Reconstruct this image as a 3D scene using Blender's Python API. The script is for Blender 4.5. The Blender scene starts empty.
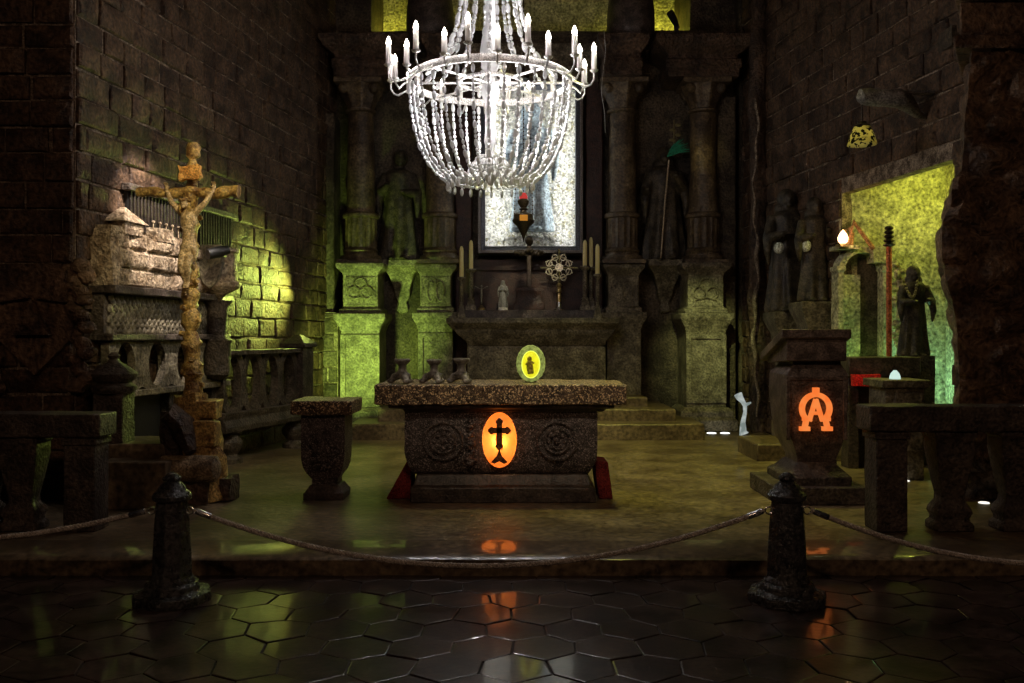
import bpy, math, random
from mathutils import Vector, Matrix, noise
SC = bpy.context.scene
COL = SC.collection
PI = math.pi
F = 900.0; H = 1.6; HZ = 335.0; ZP = 0.14
def S(px, Y): return (px-512.0)/F*Y
def ZZ(py, Y): return H-(py-HZ)/F*Y
def xL(Y): return -3.036-0.153*(13.2-Y)
def xR(Y): return 3.857+0.15*(13.2-Y)

# ------------------------------------------------------------------ materials
def new_mat(name):
    m = bpy.data.materials.new(name); m.use_nodes = True
    nt = m.node_tree; nt.nodes.clear()
    out = nt.nodes.new('ShaderNodeOutputMaterial')
    return m, nt, out
def stone(name, c1, c2, scale=6, rough=0.7, bump=0.5, fine=40, spec=0.3, c3=None, bdist=0.02, speck=None, metallic=0, rvar=0.15, coat=0):
    m, nt, out = new_mat(name); N = nt.nodes; L = nt.links
    tc = N.new('ShaderNodeTexCoord')
    n1 = N.new('ShaderNodeTexNoise'); n1.inputs['Scale'].default_value = scale; n1.inputs['Detail'].default_value = 6; n1.inputs['Roughness'].default_value = .65
    n2 = N.new('ShaderNodeTexNoise'); n2.inputs['Scale'].default_value = fine; n2.inputs['Detail'].default_value = 4
    L.new(tc.outputs['Object'], n1.inputs['Vector']); L.new(tc.outputs['Object'], n2.inputs['Vector'])
    r = N.new('ShaderNodeValToRGB'); e = r.color_ramp.elements
    e[0].position = .4; e[0].color = (*c1, 1); e[1].position = .6; e[1].color = (*c2, 1)
    if c3: q = e.new(.8); q.color = (*c3, 1)
    L.new(n1.outputs['Fac'], r.inputs['Fac'])
    col = r.outputs['Color']
    if speck:
        v = N.new('ShaderNodeTexVoronoi'); v.inputs['Scale'].default_value = speck[1]
        L.new(tc.outputs['Object'], v.inputs['Vector'])
        rr = N.new('ShaderNodeValToRGB'); rr.color_ramp.elements[0].position = speck[2]; rr.color_ramp.elements[0].color = (0,0,0,1); rr.color_ramp.elements[1].position = speck[3]; rr.color_ramp.elements[1].color = (1,1,1,1)
        sx = N.new('ShaderNodeSeparateColor'); L.new(v.outputs['Color'], sx.inputs['Color']); L.new(sx.outputs[0], rr.inputs['Fac'])
        mx = N.new('ShaderNodeMixRGB'); L.new(rr.outputs['Color'], mx.inputs['Fac']); L.new(col, mx.inputs['Color1']); mx.inputs['Color2'].default_value = (*speck[0], 1)
        col = mx.outputs['Color']
    hr = N.new('ShaderNodeMapRange'); hr.inputs['From Min'].default_value = .3; hr.inputs['From Max'].default_value = .7; hr.inputs['To Min'].default_value = .35; hr.inputs['To Max'].default_value = 1.7
    L.new(n2.outputs['Fac'], hr.inputs['Value'])
    hv = N.new('ShaderNodeHueSaturation'); L.new(col, hv.inputs['Color']); L.new(hr.outputs['Result'], hv.inputs['Value']); col = hv.outputs['Color']
    b = N.new('ShaderNodeBsdfPrincipled'); L.new(col, b.inputs['Base Color'])
    b.inputs['Metallic'].default_value = metallic
    b.inputs['Specular IOR Level'].default_value = spec
    if coat: b.inputs['Coat Weight'].default_value = coat; b.inputs['Coat Roughness'].default_value = .07
    mr = N.new('ShaderNodeMapRange'); mr.inputs['To Min'].default_value = max(.03, rough-rvar); mr.inputs['To Max'].default_value = min(1, rough+rvar)
    L.new(n2.outputs['Fac'], mr.inputs['Value']); L.new(mr.outputs['Result'], b.inputs['Roughness'])
    if bump:
        ad = N.new('ShaderNodeMath'); ad.operation = 'MULTIPLY_ADD'; ad.inputs[1].default_value = .5
        L.new(n2.outputs['Fac'], ad.inputs[0]); L.new(n1.outputs['Fac'], ad.inputs[2])
        bp = N.new('ShaderNodeBump'); bp.inputs['Strength'].default_value = bump; bp.inputs['Distance'].default_value = bdist*2
        L.new(ad.outputs[0], bp.inputs['Height']); L.new(bp.outputs['Normal'], b.inputs['Normal'])
    L.new(b.outputs[0], out.inputs[0])
    return m
def plain(name, c, rough=.5, metallic=0, spec=.5, bump=.15, var=.25):
    return stone(name, tuple(x*(1-var) for x in c), c, 25, rough, bump, 90, spec, metallic=metallic, bdist=.004)
def emit(name, c, s, c2=None, scale=12):
    m, nt, out = new_mat(name); N = nt.nodes; L = nt.links
    em = N.new('ShaderNodeEmission'); em.inputs['Strength'].default_value = s; em.inputs['Color'].default_value = (*c, 1)
    if c2:
        tc = N.new('ShaderNodeTexCoord'); n1 = N.new('ShaderNodeTexNoise'); n1.inputs['Scale'].default_value = scale; n1.inputs['Detail'].default_value = 5
        L.new(tc.outputs['Object'], n1.inputs['Vector'])
        r = N.new('ShaderNodeValToRGB'); e = r.color_ramp.elements
        e[0].position = .4; e[0].color = (*c, 1); e[1].position = .62; e[1].color = (*c2, 1)
        L.new(n1.outputs['Fac'], r.inputs['Fac']); L.new(r.outputs['Color'], em.inputs['Color'])
    L.new(em.outputs[0], out.inputs[0])
    return m
def translucent(name, c, e=None, es=0, c2=None, scale=14, fac=.7, gloss=.06):
    """backlit salt or crystal: light from the lamp behind really passes through"""
    m, nt, out = new_mat(name); N = nt.nodes; L = nt.links
    tc = N.new('ShaderNodeTexCoord'); n1 = N.new('ShaderNodeTexNoise'); n1.inputs['Scale'].default_value = scale; n1.inputs['Detail'].default_value = 5
    L.new(tc.outputs['Object'], n1.inputs['Vector'])
    r = N.new('ShaderNodeValToRGB'); el = r.color_ramp.elements
    el[0].position = .35; el[0].color = (*(c2 or c), 1); el[1].position = .6; el[1].color = (*c, 1)
    L.new(n1.outputs['Fac'], r.inputs['Fac'])
    t = N.new('ShaderNodeBsdfTranslucent'); d = N.new('ShaderNodeBsdfDiffuse'); g = N.new('ShaderNodeBsdfGlossy')
    g.inputs['Roughness'].default_value = .15
    L.new(r.outputs['Color'], t.inputs['Color']); L.new(r.outputs['Color'], d.inputs['Color'])
    mx = N.new('ShaderNodeMixShader'); mx.inputs[0].default_value = fac; L.new(d.outputs[0], mx.inputs[1]); L.new(t.outputs[0], mx.inputs[2])
    m2 = N.new('ShaderNodeMixShader'); m2.inputs[0].default_value = gloss; L.new(mx.outputs[0], m2.inputs[1]); L.new(g.outputs[0], m2.inputs[2])
    res = m2.outputs[0]
    if e:
        em = N.new('ShaderNodeEmission'); em.inputs['Color'].default_value = (*e, 1); em.inputs['Strength'].default_value = es
        a = N.new('ShaderNodeAddShader'); L.new(res, a.inputs[0]); L.new(em.outputs[0], a.inputs[1]); res = a.outputs[0]
    L.new(res, out.inputs[0])
    return m

# ------------------------------------------------------------------ mesh builder
def nz(p, s, seed=0):
    return noise.noise_vector(Vector((p[0]*s+seed*7.1, p[1]*s+3.3, p[2]*s-seed*2.7)))
class MB:
    def __init__(self, T=None): self.v = []; self.f = []; self.mi = []; self.T = T; self.cur = 0
    def addv(self, p):
        if self.T: p = self.T(p)
        self.v.append(Vector(p)); return len(self.v)-1
    def addf(self, idx): self.f.append(tuple(idx)); self.mi.append(self.cur)
    def box(self, x0, x1, y0, y1, z0, z1, j=0, cell=.12, js=6, seed=0):
        """box with subdivided faces whose vertices wander by j (broken stone edges)"""
        if x0 > x1: x0, x1 = x1, x0
        if y0 > y1: y0, y1 = y1, y0
        if z0 > z1: z0, z1 = z1, z0
        def div(a, b): return 1 if not j else max(1, min(40, int(round((b-a)/cell))))
        nx, ny, nzn = div(x0, x1), div(y0, y1), div(z0, z1)
        ids = {}
        def vid(i, k, l):
            if (i, k, l) not in ids:
                p = Vector((x0+(x1-x0)*i/nx, y0+(y1-y0)*k/ny, z0+(z1-z0)*l/nzn))
                if j: p = p+nz(p, js, seed)*j
                ids[(i, k, l)] = self.addv(p)
            return ids[(i, k, l)]
        for k in range(ny):
            for l in range(nzn):
                self.addf([vid(0,k,l), vid(0,k,l+1), vid(0,k+1,l+1), vid(0,k+1,l)])
                self.addf([vid(nx,k,l), vid(nx,k+1,l), vid(nx,k+1,l+1), vid(nx,k,l+1)])
        for i in range(nx):
            for l in range(nzn):
                self.addf([vid(i,0,l), vid(i+1,0,l), vid(i+1,0,l+1), vid(i,0,l+1)])
                self.addf([vid(i,ny,l), vid(i,ny,l+1), vid(i+1,ny,l+1), vid(i+1,ny,l)])
        for i in range(nx):
            for k in range(ny):
                self.addf([vid(i,k,0), vid(i,k+1,0), vid(i+1,k+1,0), vid(i+1,k,0)])
                self.addf([vid(i,k,nzn), vid(i+1,k,nzn), vid(i+1,k+1,nzn), vid(i,k+1,nzn)])
        return self
    def loft(self, rings, j=0, cell=.12, js=6, seed=0):
        """rectangular rings (x0,x1,y0,y1,z) bottom to top"""
        def per(r):
            x0, x1, y0, y1, z = r
            return [(x0,y0,z), (x1,y0,z), (x1,y1,z), (x0,y1,z)]
        if j:
            mxw = max(r[1]-r[0] for r in rings); mxd = max(r[3]-r[2] for r in rings)
            na = max(1, int(mxw/cell)); nb = max(1, int(mxd/cell))
        else: na = nb = 1
        if j:
            R2 = [rings[0]]
            for a, b in zip(rings, rings[1:]):
                n = max(1, int(abs(b[4]-a[4])/cell))
                for q in range(1, n+1):
                    t = q/n; R2.append(tuple(a[i]*(1-t)+b[i]*t for i in range(5)))
            rings = R2
        prev = None; first = None
        for r in rings:
            c = per(r); pts = []
            for s, n in ((0, na), (1, nb), (2, na), (3, nb)):
                a, b = Vector(c[s]), Vector(c[(s+1) % 4])
                for q in range(n): pts.append(a.lerp(b, q/n))
            if j: pts = [p+nz(p, js, seed)*j for p in pts]
            ids = [self.addv(p) for p in pts]
            if prev:
                m = len(ids)
                for q in range(m): self.addf([prev[q], prev[(q+1) % m], ids[(q+1) % m], ids[q]])
            else: first = ids
            prev = ids
        self.addf(list(reversed(first))); self.addf(prev)
        return self
    def lathe(self, prof, c=(0,0,0), seg=24, fn=None, sy=1.0):
        """(r,z) profile turned about z; fn(r,ang,z)->r"""
        prev = None; first = None; n = len(prof)
        for r, z in prof:
            ids = []
            for k in range(seg):
                a = 2*PI*k/seg; rr = fn(r, a, z) if fn else r
                ids.append(self.addv((c[0]+rr*math.cos(a), c[1]+rr*sy*math.sin(a), c[2]+z)))
            if prev:
                for k in range(seg): self.addf([prev[k], prev[(k+1) % seg], ids[(k+1) % seg], ids[k]])
            else: first = ids
            prev = ids
        self.addf(list(reversed(first))); self.addf(prev)
        return self
    def tube(self, pts, r, seg=8, closed=False):
        pts = [Vector(p) for p in pts]; n = len(pts)
        rs = r if isinstance(r, (list, tuple)) else [r]*n
        prev = None; first = None; up = None
        for i, p in enumerate(pts):
            if closed: d = pts[(i+1) % n]-pts[i-1]
            else: d = pts[min(i+1, n-1)]-pts[max(i-1, 0)]
            if d.length < 1e-9: d = Vector((0,0,1))
            d.normalize()
            if up is None:
                up = Vector((0,0,1)) if abs(d.z) < .9 else Vector((1,0,0))
            a = d.cross(up); 
            if a.length < 1e-6: a = d.cross(Vector((0,1,0)))
            a.normalize(); b = a.cross(d).normalized(); up = b
            ids = [self.addv(p+(a*math.cos(2*PI*k/seg)+b*math.sin(2*PI*k/seg))*rs[i]) for k in range(seg)]
            if prev:
                for k in range(seg): self.addf([prev[k], prev[(k+1) % seg], ids[(k+1) % seg], ids[k]])
            else: first = ids
            prev = ids
        if closed:
            for k in range(seg): self.addf([prev[k], prev[(k+1) % seg], first[(k+1) % seg], first[k]])
        else:
            self.addf(list(reversed(first))); self.addf(prev)
        return self
    def ell(self, c, r, seg=12, rings=8, amp=0, js=8, seed=0, rot=None):
        c = Vector(c); r = (r, r, r) if not isinstance(r, (tuple, list)) else r
        def pt(a, b):
            p = Vector((r[0]*math.sin(b)*math.cos(a), r[1]*math.sin(b)*math.sin(a), r[2]*math.cos(b)))
            if rot: p = rot @ p
            p = p+c
            if amp: p = p+nz(p, js, seed)*amp
            return p
        top = self.addv(pt(0, 0)); prev = None
        for i in range(1, rings):
            ids = [self.addv(pt(2*PI*k/seg, PI*i/rings)) for k in range(seg)]
            for k in range(seg):
                if prev: self.addf([prev[k], ids[k], ids[(k+1) % seg], prev[(k+1) % seg]])
                else: self.addf([top, ids[k], ids[(k+1) % seg]])
            prev = ids
        bot = self.addv(pt(0, PI))
        for k in range(seg): self.addf([prev[k], bot, prev[(k+1) % seg]])
        return self
    def prism(self, poly, y0, y1, plane='xz'):
        """outline extruded along the third axis"""
        def P(p, d): return (p[0], d, p[1]) if plane == 'xz' else ((p[0], p[1], d) if plane == 'xy' else (d, p[0], p[1]))
        a = [self.addv(P(p, y0)) for p in poly]; b = [self.addv(P(p, y1)) for p in poly]; n = len(poly)
        self.addf(a); self.addf(list(reversed(b)))
        for k in range(n): self.addf([a[k], b[k], b[(k+1) % n], a[(k+1) % n]])
        return self
    def build(self, name, mats, parent=None, smooth=35, bevel=0, remesh=0, origin=None, disp=None, sub=0):
        if parent is not None: org = ORG[parent.name]
        elif origin is not None: org = Vector(origin)
        else:
            xs = [p.x for p in self.v]; ys = [p.y for p in self.v]; zs = [p.z for p in self.v]
            org = Vector(((min(xs)+max(xs))/2, (min(ys)+max(ys))/2, min(zs)))
        me = bpy.data.meshes.new(name)
        me.from_pydata([tuple(p-org) for p in self.v], [], self.f)
        if not isinstance(mats, (list, tuple)): mats = [mats]
        for m in mats: me.materials.append(m)
        if len(mats) > 1: me.polygons.foreach_set('material_index', self.mi)
        import bmesh
        bm = bmesh.new(); bm.from_mesh(me); bmesh.ops.recalc_face_normals(bm, faces=bm.faces); bm.to_mesh(me); bm.free()
        if smooth:
            me.polygons.foreach_set('use_smooth', [True]*len(me.polygons)); me.set_sharp_from_angle(angle=math.radians(smooth))
        me.update()
        o = bpy.data.objects.new(name, me); COL.objects.link(o)
        if parent is not None: o.parent = parent
        else: o.location = org
        ORG[o.name] = org
        if bevel:
            b = o.modifiers.new('bevel', 'BEVEL'); b.width = bevel; b.segments = 2; b.limit_method = 'ANGLE'; b.angle_limit = math.radians(40)
        if remesh:
            r = o.modifiers.new('remesh', 'REMESH'); r.mode = 'VOXEL'; r.voxel_size = remesh; r.use_smooth_shade = True
            s = o.modifiers.new('smooth', 'SMOOTH'); s.iterations = 2; s.factor = .5
        if sub:
            s = o.modifiers.new('sub', 'SUBSURF'); s.levels = sub; s.render_levels = sub
        return o
ORG = {}
def tag(o, label=None, cat=None, group=None, kind=None):
    if label: o['label'] = label
    if cat: o['category'] = cat
    if group: o['group'] = group
    if kind: o['kind'] = kind
    return o
def thing(name, loc, label, cat, group=None):
    o = bpy.data.objects.new(name, None); COL.objects.link(o); o.location = loc; o.empty_display_size = .1
    ORG[o.name] = Vector(loc)
    return tag(o, label, cat, group)
def struct(o): o['kind'] = 'structure'; return o
def dup(root, loc, label=None, group=None, rotz=None):
    def cp(o, par):
        c = o.copy(); COL.objects.link(c)
        if par is not None: c.parent = par
        ORG[c.name] = ORG[o.name]
        for ch in list(o.children): cp(ch, c)
        return c
    r = cp(root, None); r.location = loc
    if rotz is not None: r.rotation_euler = (0, 0, rotz)
    if label: r['label'] = label
    if group: r['group'] = group
    return r

def brick_piece(mb, P, u0, u1, z0, z1, rng, dep, gap=.012):
    """one worn block; P(u,v,z) maps wall space to world"""
    a, b = u0+gap*rng.uniform(.5, 1.4), u1-gap*rng.uniform(.5, 1.4)
    c, d = z0+gap*rng.uniform(.4, 1.3), z1-gap*rng.uniform(.4, 1.3)
    v1 = dep*rng.uniform(.55, 1.25); ch = rng.uniform(.008, .022)
    nu = max(2, int((b-a)/.12)); nw = 2
    g = {}
    def js(k=.008): return rng.uniform(-k, k)
    for i in range(nu+1):
        for k in range(nw+1):
            ee = i in (0, nu) or k in (0, nw)
            u = a+(b-a)*i/nu; z = c+(d-c)*k/nw
            if i == 0: u += ch
            if i == nu: u -= ch
            if k == 0: z += ch
            if k == nw: z -= ch
            g[i, k] = mb.addv(P(u+js(.005), v1+js(.01)-(.006 if ee else 0), z+js(.004)))
    for i in range(nu):
        for k in range(nw): mb.addf([g[i,k], g[i+1,k], g[i+1,k+1], g[i,k+1]])
    loop = [(i, 0) for i in range(nu)]+[(nu, k) for k in range(nw)]+[(i, nw) for i in range(nu, 0, -1)]+[(0, k) for k in range(nw, 0, -1)]
    back = []
    for i, k in loop:
        u = a+(b-a)*i/nu+js(.003); z = c+(d-c)*k/nw+js(.003)
        back.append((mb.addv(P(u, v1-ch-.004, z)), mb.addv(P(u, -.01, z))))
    n = len(loop)
    for q in range(n):
        q2 = (q+1) % n
        mb.addf([g[loop[q]], back[q][0], back[q2][0], g[loop[q2]]])
        mb.addf([back[q][0], back[q][1], back[q2][1], back[q2][0]])
def brickwall(name, A, B, z0, z1, course, bw, mats, side=1, holes=(), seed=1, thick=.35, dep=.035, parent=None):
    A = Vector((A[0], A[1], 0)); B = Vector((B[0], B[1], 0)); L = (B-A).length; d = (B-A)/L
    n = Vector((-d.y, d.x, 0))*side
    def P(u, v, z): q = A+d*u+n*v; return (q.x, q.y, z)
    mb = MB(); rng = random.Random(seed)
    us = sorted({0, L, *[h[0] for h in holes], *[h[1] for h in holes]}); zs = sorted({z0, z1, *[h[2] for h in holes], *[h[3] for h in holes]})
    mb.cur = 1
    mb.T = lambda p: P(p[0], p[1], p[2])
    for a, b in zip(us, us[1:]):
        for c, e in zip(zs, zs[1:]):
            um, zm = (a+b)/2, (c+e)/2
            if any(h[0] < um < h[1] and h[2] < zm < h[3] for h in holes): continue
            mb.box(a, b, -thick, 0, c, e)
    mb.T = None; mb.cur = 0
    z = z0; row = 0
    while z < z1-.05:
        h = min(course*rng.uniform(.9, 1.1), z1-z); u = -rng.uniform(0, bw)
        off = rng.uniform(-.012, .012)
        while u < L:
            w = bw*rng.uniform(.6, 1.45)
            a, b = max(u, 0), min(u+w, L)
            if b-a > .07:
                segs = [(a, b)]
                for hh in holes:
                    if z+h > hh[2]+.02 and z < hh[3]-.02:
                        ns = []
                        for s0, s1 in segs:
                            if s1 <= hh[0] or s0 >= hh[1]: ns.append((s0, s1))
                            else:
                                if s0 < hh[0]: ns.append((s0, hh[0]))
                                if s1 > hh[1]: ns.append((hh[1], s1))
                        segs = ns
                for s0, s1 in segs:
                    if s1-s0 > .06: brick_piece(mb, P, s0, s1, z+off*0, z+h, rng, dep)
            u += w
        z += h; row += 1
    return mb.build(name, mats, parent, smooth=30, origin=(A.x, A.y, z0) if parent is None else None)
def oval_panel(mb, P, u0, cells, cw, z0, z1, rx, rz, v0, v1, N=28):
    for c in range(cells):
        uc = u0+cw*(c+.5); zc = (z0+z1)/2; fr = {}
        for v in (v0, v1):
            inn, outr = [], []
            for k in range(N):
                a = 2*PI*k/N; ca, sa = math.cos(a), math.sin(a)
                inn.append(mb.addv(P(uc+rx*ca, v, zc+rz*sa)))
                s = 1/max(abs(ca)/(cw/2), abs(sa)/((z1-z0)/2))
                outr.append(mb.addv(P(uc+ca*s, v, zc+sa*s)))
            fr[v] = (inn, outr)
            for k in range(N):
                k2 = (k+1) % N; mb.addf([inn[k], outr[k], outr[k2], inn[k2]])
        for q in (0, 1):
            a, b = fr[v0][q], fr[v1][q]
            for k in range(N): k2 = (k+1) % N; mb.addf([a[k], a[k2], b[k2], b[k]])
def spindle(h, r, n=9):
    """squat vase baluster profile of height h, belly radius r"""
    t = [(1.0,0), (1.0,.06), (.72,.09), (.55,.14), (.62,.2), (.95,.38), (1.0,.52), (.9,.66), (.55,.82), (.5,.87), (.8,.9), (.85,.94), (1.0,.95), (1.0,1.0)]
    return [(r*a, h*b) for a, b in t]
# ================================================================== materials of the place
M_BRICK = stone('salt_brick', (.035,.019,.011), (.125,.075,.043), 3.5, .62, .9, 26, .35, bdist=.03)
M_MORTAR = stone('salt_mortar', (.09,.065,.045), (.34,.27,.2), 9, .8, .6, 60, .2)
M_ROCK = stone('dark_salt_rock', (.03,.018,.012), (.11,.07,.045), 2.2, .55, 1.0, 22, .4, bdist=.05)
M_PILLAR = stone('brown_pillar_rock', (.06,.035,.022), (.22,.14,.085), 2.6, .55, 1.0, 22, .4, bdist=.05)
M_WALLG = stone('grey_salt_wall', (.03,.022,.014), (.11,.085,.055), 2.5, .6, .8, 30, .3, bdist=.03)
M_CARVED = stone('carved_salt', (.08,.066,.042), (.22,.19,.13), 5, .5, .8, 34, .4, c3=(.32,.29,.2), bdist=.018)
M_COLUMN = stone('column_salt', (.045,.03,.018), (.15,.11,.06), 4, .45, .6, 30, .45, c3=(.26,.2,.11), bdist=.02)
M_DARKST = stone('dark_polished_salt', (.03,.022,.018), (.09,.068,.055), 7, .38, .6, 50, .5, bdist=.012)
M_SLAB = stone('speckled_slab', (.035,.02,.012), (.16,.10,.06), 14, .35, .9, 80, .6, speck=((.75,.56,.32), 90, .68, .84), bdist=.014)
M_BODY = stone('speckled_altar_body', (.02,.015,.014), (.085,.066,.062), 9, .4, .9, 70, .55, speck=((.26,.21,.2), 120, .7, .88), bdist=.014)
M_PLAT = stone('worn_salt_floor', (.09,.062,.036), (.2,.15,.09), 2.2, .4, .5, 20, .5, c3=(.27,.21,.13), bdist=.01, coat=.06)
M_NOSE = stone('polished_step_edge', (.09,.062,.036), (.2,.15,.09), 2.2, .35, .4, 20, .5, bdist=.005, coat=1.0)
M_TILE = stone('wet_hexagonal_tiles', (.014,.009,.007), (.062,.04,.032), 4.3, .34, .35, 30, .35, bdist=.004, rvar=.1, coat=.42)
M_GROUT = stone('tile_grout', (.015,.012,.01), (.04,.03,.025), 9, .5, .4, 40, .4)
M_RAIL = stone('rail_salt', (.035,.026,.02), (.10,.078,.06), 6, .5, .8, 40, .4, bdist=.02)
M_LECT = stone('brown_lectern_salt', (.05,.034,.027), (.15,.11,.09), 8, .4, .7, 60, .5, bdist=.01)
M_POST = stone('black_salt_post', (.012,.012,.013), (.05,.05,.048), 12, .28, .8, 45, .6, bdist=.015)
M_PALE = stone('pale_salt_block', (.2,.14,.085), (.46,.36,.25), 7, .6, 1.0, 30, .3, c3=(.6,.5,.4), bdist=.03)
M_STATUE = stone('statue_salt', (.022,.018,.012), (.085,.068,.042), 9, .5, .5, 50, .4, bdist=.01)
M_GOLD = stone('gilded_wood', (.2,.1,.03), (.62,.42,.13), 10, .45, .8, 50, .5, bdist=.012)
M_GOLDF = stone('pale_carved_figure', (.42,.28,.13), (.7,.52,.3), 20, .5, .3, 60, .4, bdist=.006)
M_WOODD = stone('dark_wood', (.02,.009,.006), (.05,.02,.013), 8, .45, .4, 60, .4)
M_IRON = plain('dark_bronze', (.05,.038,.028), .35, .7)
M_SILVER = plain('bright_metal', (.85,.85,.87), .2, 1)
M_BRASSY = plain('aged_brass', (.55,.42,.22), .32, .9)
M_ROPE = stone('rope_fibre', (.4,.35,.3), (.68,.62,.54), 30, .8, .6, 160, .2)
M_WAX = translucent('candle_wax', (.95,.84,.4), c2=(.92,.8,.36), fac=.12, gloss=.03)
M_GREYST = stone('grey_worn_salt', (.09,.08,.075), (.28,.26,.24), 9, .4, .6, 50, .5, bdist=.006)
M_RED = stone('red_cloth', (.11,.012,.012), (.22,.03,.025), 9, .75, .4, 90, .15)
M_PLASTER = stone('rough_plaster', (.36,.34,.22), (.62,.58,.4), 6, .75, .9, 26, .2, c3=(.7,.68,.5), bdist=.03)
M_BLUEF = plain('blue_grey_frame', (.07,.09,.13), .4, 0, .5)
M_FRAMEW = plain('grey_wood_frame', (.15,.13,.12), .4, 0, .5)
M_BLACK = plain('matt_black_metal', (.012,.012,.012), .5, 0)

# ================================================================== setting
# lower floor of hexagonal tiles
def hexfloor():
    mb = MB(); mb.cur = 1; mb.box(-6.5, 6.5, .2, 6.02, -.2, -.012); mb.cur = 0
    rng = random.Random(5); R = .185; dx = R*math.sqrt(3); dy = R*1.5
    row = 0; y = .45
    while y < 6.0:
        x = -6.4+(dx/2 if row % 2 else 0)
        while x < 6.4:
            g = .0035+rng.uniform(0,.003); tx, ty = rng.uniform(-.012, .012), rng.uniform(-.008, .008); hz = rng.uniform(-.003, .003)
            ang = [(PI/6+PI/3*k) for k in range(6)]
            def ring(rr, dz):
                out = []
                for a in ang:
                    px, py = x+rr*math.cos(a), min(y+rr*math.sin(a), 6.0)
                    jj = nz((x+R*math.cos(a), y+R*math.sin(a), 0), 4.5)*.045; px += jj.x; py = min(py+jj.y, 6.0)
                    out.append(mb.addv((px, py, hz+dz+tx*(px-x)+ty*(py-y))))
                return out
            a = ring(R-g, -.03); b = ring(R-g, -.0015); c = ring(R-g-.007, 0)
            ce = mb.addv((x, min(y, 6.0), hz-.0002))
            for p, q in ((a, b), (b, c)):
                for k in range(6): mb.addf([p[k], p[(k+1) % 6], q[(k+1) % 6], q[k]])
            for k in range(6): mb.addf([c[k], c[(k+1) % 6], ce])
            x += dx
        y += dy; row += 1
    return struct(mb.build('floor', [M_TILE, M_GROUT], smooth=0))
hexfloor()
# raised platform, front edge worn to a slope
def platform():
    mb = MB(); ys = [5.97, 5.99, 6.06, 6.14, 6.24, 6.4]+[6.4+.35*k for k in range(1, 27)]
    zs = [ZP-.034, ZP-.022, ZP-.014, ZP-.008, ZP-.002, ZP]+[ZP]*26
    nx = 60; g = {}
    for i in range(nx+1):
        x = -6.5+13*i/nx
        for k, (y, z) in enumerate(zip(ys, zs)):
            w = noise.noise(Vector((x*1.3, y*1.3, 0)))*.006
            yy = y+(noise.noise(Vector((x*2.2, 1, 4)))*.02 if k < 2 else 0)
            g[i, k] = mb.addv((x, yy, z+(w if k < 6 else w*.4)))
        g[i, -1] = mb.addv((x, 5.985, 0)); g[i, -2] = mb.addv((x, 5.985, -.2))
        g[i, 99] = mb.addv((x, ys[-1], -.2))
    K = len(ys)
    for i in range(nx):
        for k in range(K-1): mb.cur = 1 if k < 5 else 0; mb.addf([g[i,k], g[i+1,k], g[i+1,k+1], g[i,k+1]])
        mb.cur = 0
        mb.addf([g[i,-1], g[i+1,-1], g[i+1,0], g[i,0]]); mb.addf([g[i,-2], g[i+1,-2], g[i+1,-1], g[i,-1]])
        mb.addf([g[i,K-1], g[i+1,K-1], g[i+1,99], g[i,99]]); mb.addf([g[i,-2], g[i,99], g[i+1,99], g[i+1,-2]])
    for i in (0, nx): mb.addf([g[i,-2], g[i,-1]]+[g[i,k] for k in range(K)]+[g[i,99]])
    return struct(mb.build('floor_platform', [M_PLAT, M_NOSE], smooth=40))
platform()
# left wall, its return facing the room, right wall with the alcove
YC = 7.92
LWL = brickwall('wall_left', (xL(YC), YC), (xL(14.5), 14.5), ZP, 9.0, .235, .43, [M_BRICK, M_MORTAR], side=-1, seed=3, dep=.04); struct(LWL)
w = brickwall('wall_left_front', (-7.2, YC), (xL(YC)-.002, YC), ZP, 9.0, .235, .5, [M_BRICK, M_MORTAR], side=-1, seed=4, dep=.04); struct(w)
dR = math.hypot(.15, 1)
w = brickwall('wall_right', (xR(14.5), 14.5), (xR(7.0), 7.0), ZP, 9.0, .25, .45, [M_BRICK, M_MORTAR], side=-1, seed=7,
              holes=((( 14.5-11.3)*dR, (14.5-9.1)*dR, 0, 3.38),), dep=.04, thick=.14); struct(w)
# alcove behind the right wall
mb = MB(); mb.box(xR(11.3)-.02, 5.9, 11.32, 11.6, ZP, 4.6, j=.012, cell=.2); struct(mb.build('wall_alcove_end', M_PLASTER))
mb = MB(); mb.box(5.45, 5.7, 8.9, 11.4, ZP, 4.6, j=.012, cell=.2); struct(mb.build('wall_alcove_back', M_PLASTER))
mb = MB(); mb.box(4.72, 5.9, 8.9, 9.06, ZP, 4.6); struct(mb.build('wall_alcove_near', M_WALLG))
mb = MB(); mb.box(4.4, 5.9, 9.0, 11.5, 4.5, 4.7); struct(mb.build('ceiling_alcove', M_WALLG))
# back wall with the tall opening above the cornice
xa, xb = S(371, 14.5), S(690, 14.5)
mb = MB()
mb.box(-3.6, 4.3, 14.5, 14.9, ZP-.1, 6.5, j=.02, cell=.3, js=2)
struct(mb.build('wall_back', M_WALLG))
mb = MB(); mb.box(-3.6, xa, 14.5, 14.9, 6.48, 9, j=.02, cell=.3, js=2); struct(mb.build('wall_back_upper_left', M_WALLG))
mb = MB(); mb.box(xb, 4.3, 14.5, 14.9, 6.48, 9, j=.02, cell=.3, js=2); struct(mb.build('wall_back_upper_right', M_WALLG))
mb = MB(); mb.box(xa-.3, xb+.3, 15.9, 16.2, 5.5, 9, j=.07, cell=.18, js=1.7); struct(mb.build('wall_upper_recess', M_PLASTER))
for nm, x0, x1 in (('wall_recess_left', xa-.3, xa), ('wall_recess_right', xb, xb+.3)):
    mb = MB(); mb.box(x0, x1, 14.85, 15.95, 5.5, 9); struct(mb.build(nm, M_WALLG))
mb = MB(); mb.box(xa, xb, 14.85, 15.95, 6.1, 6.4); struct(mb.build('floor_recess', M_WALLG))
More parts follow.
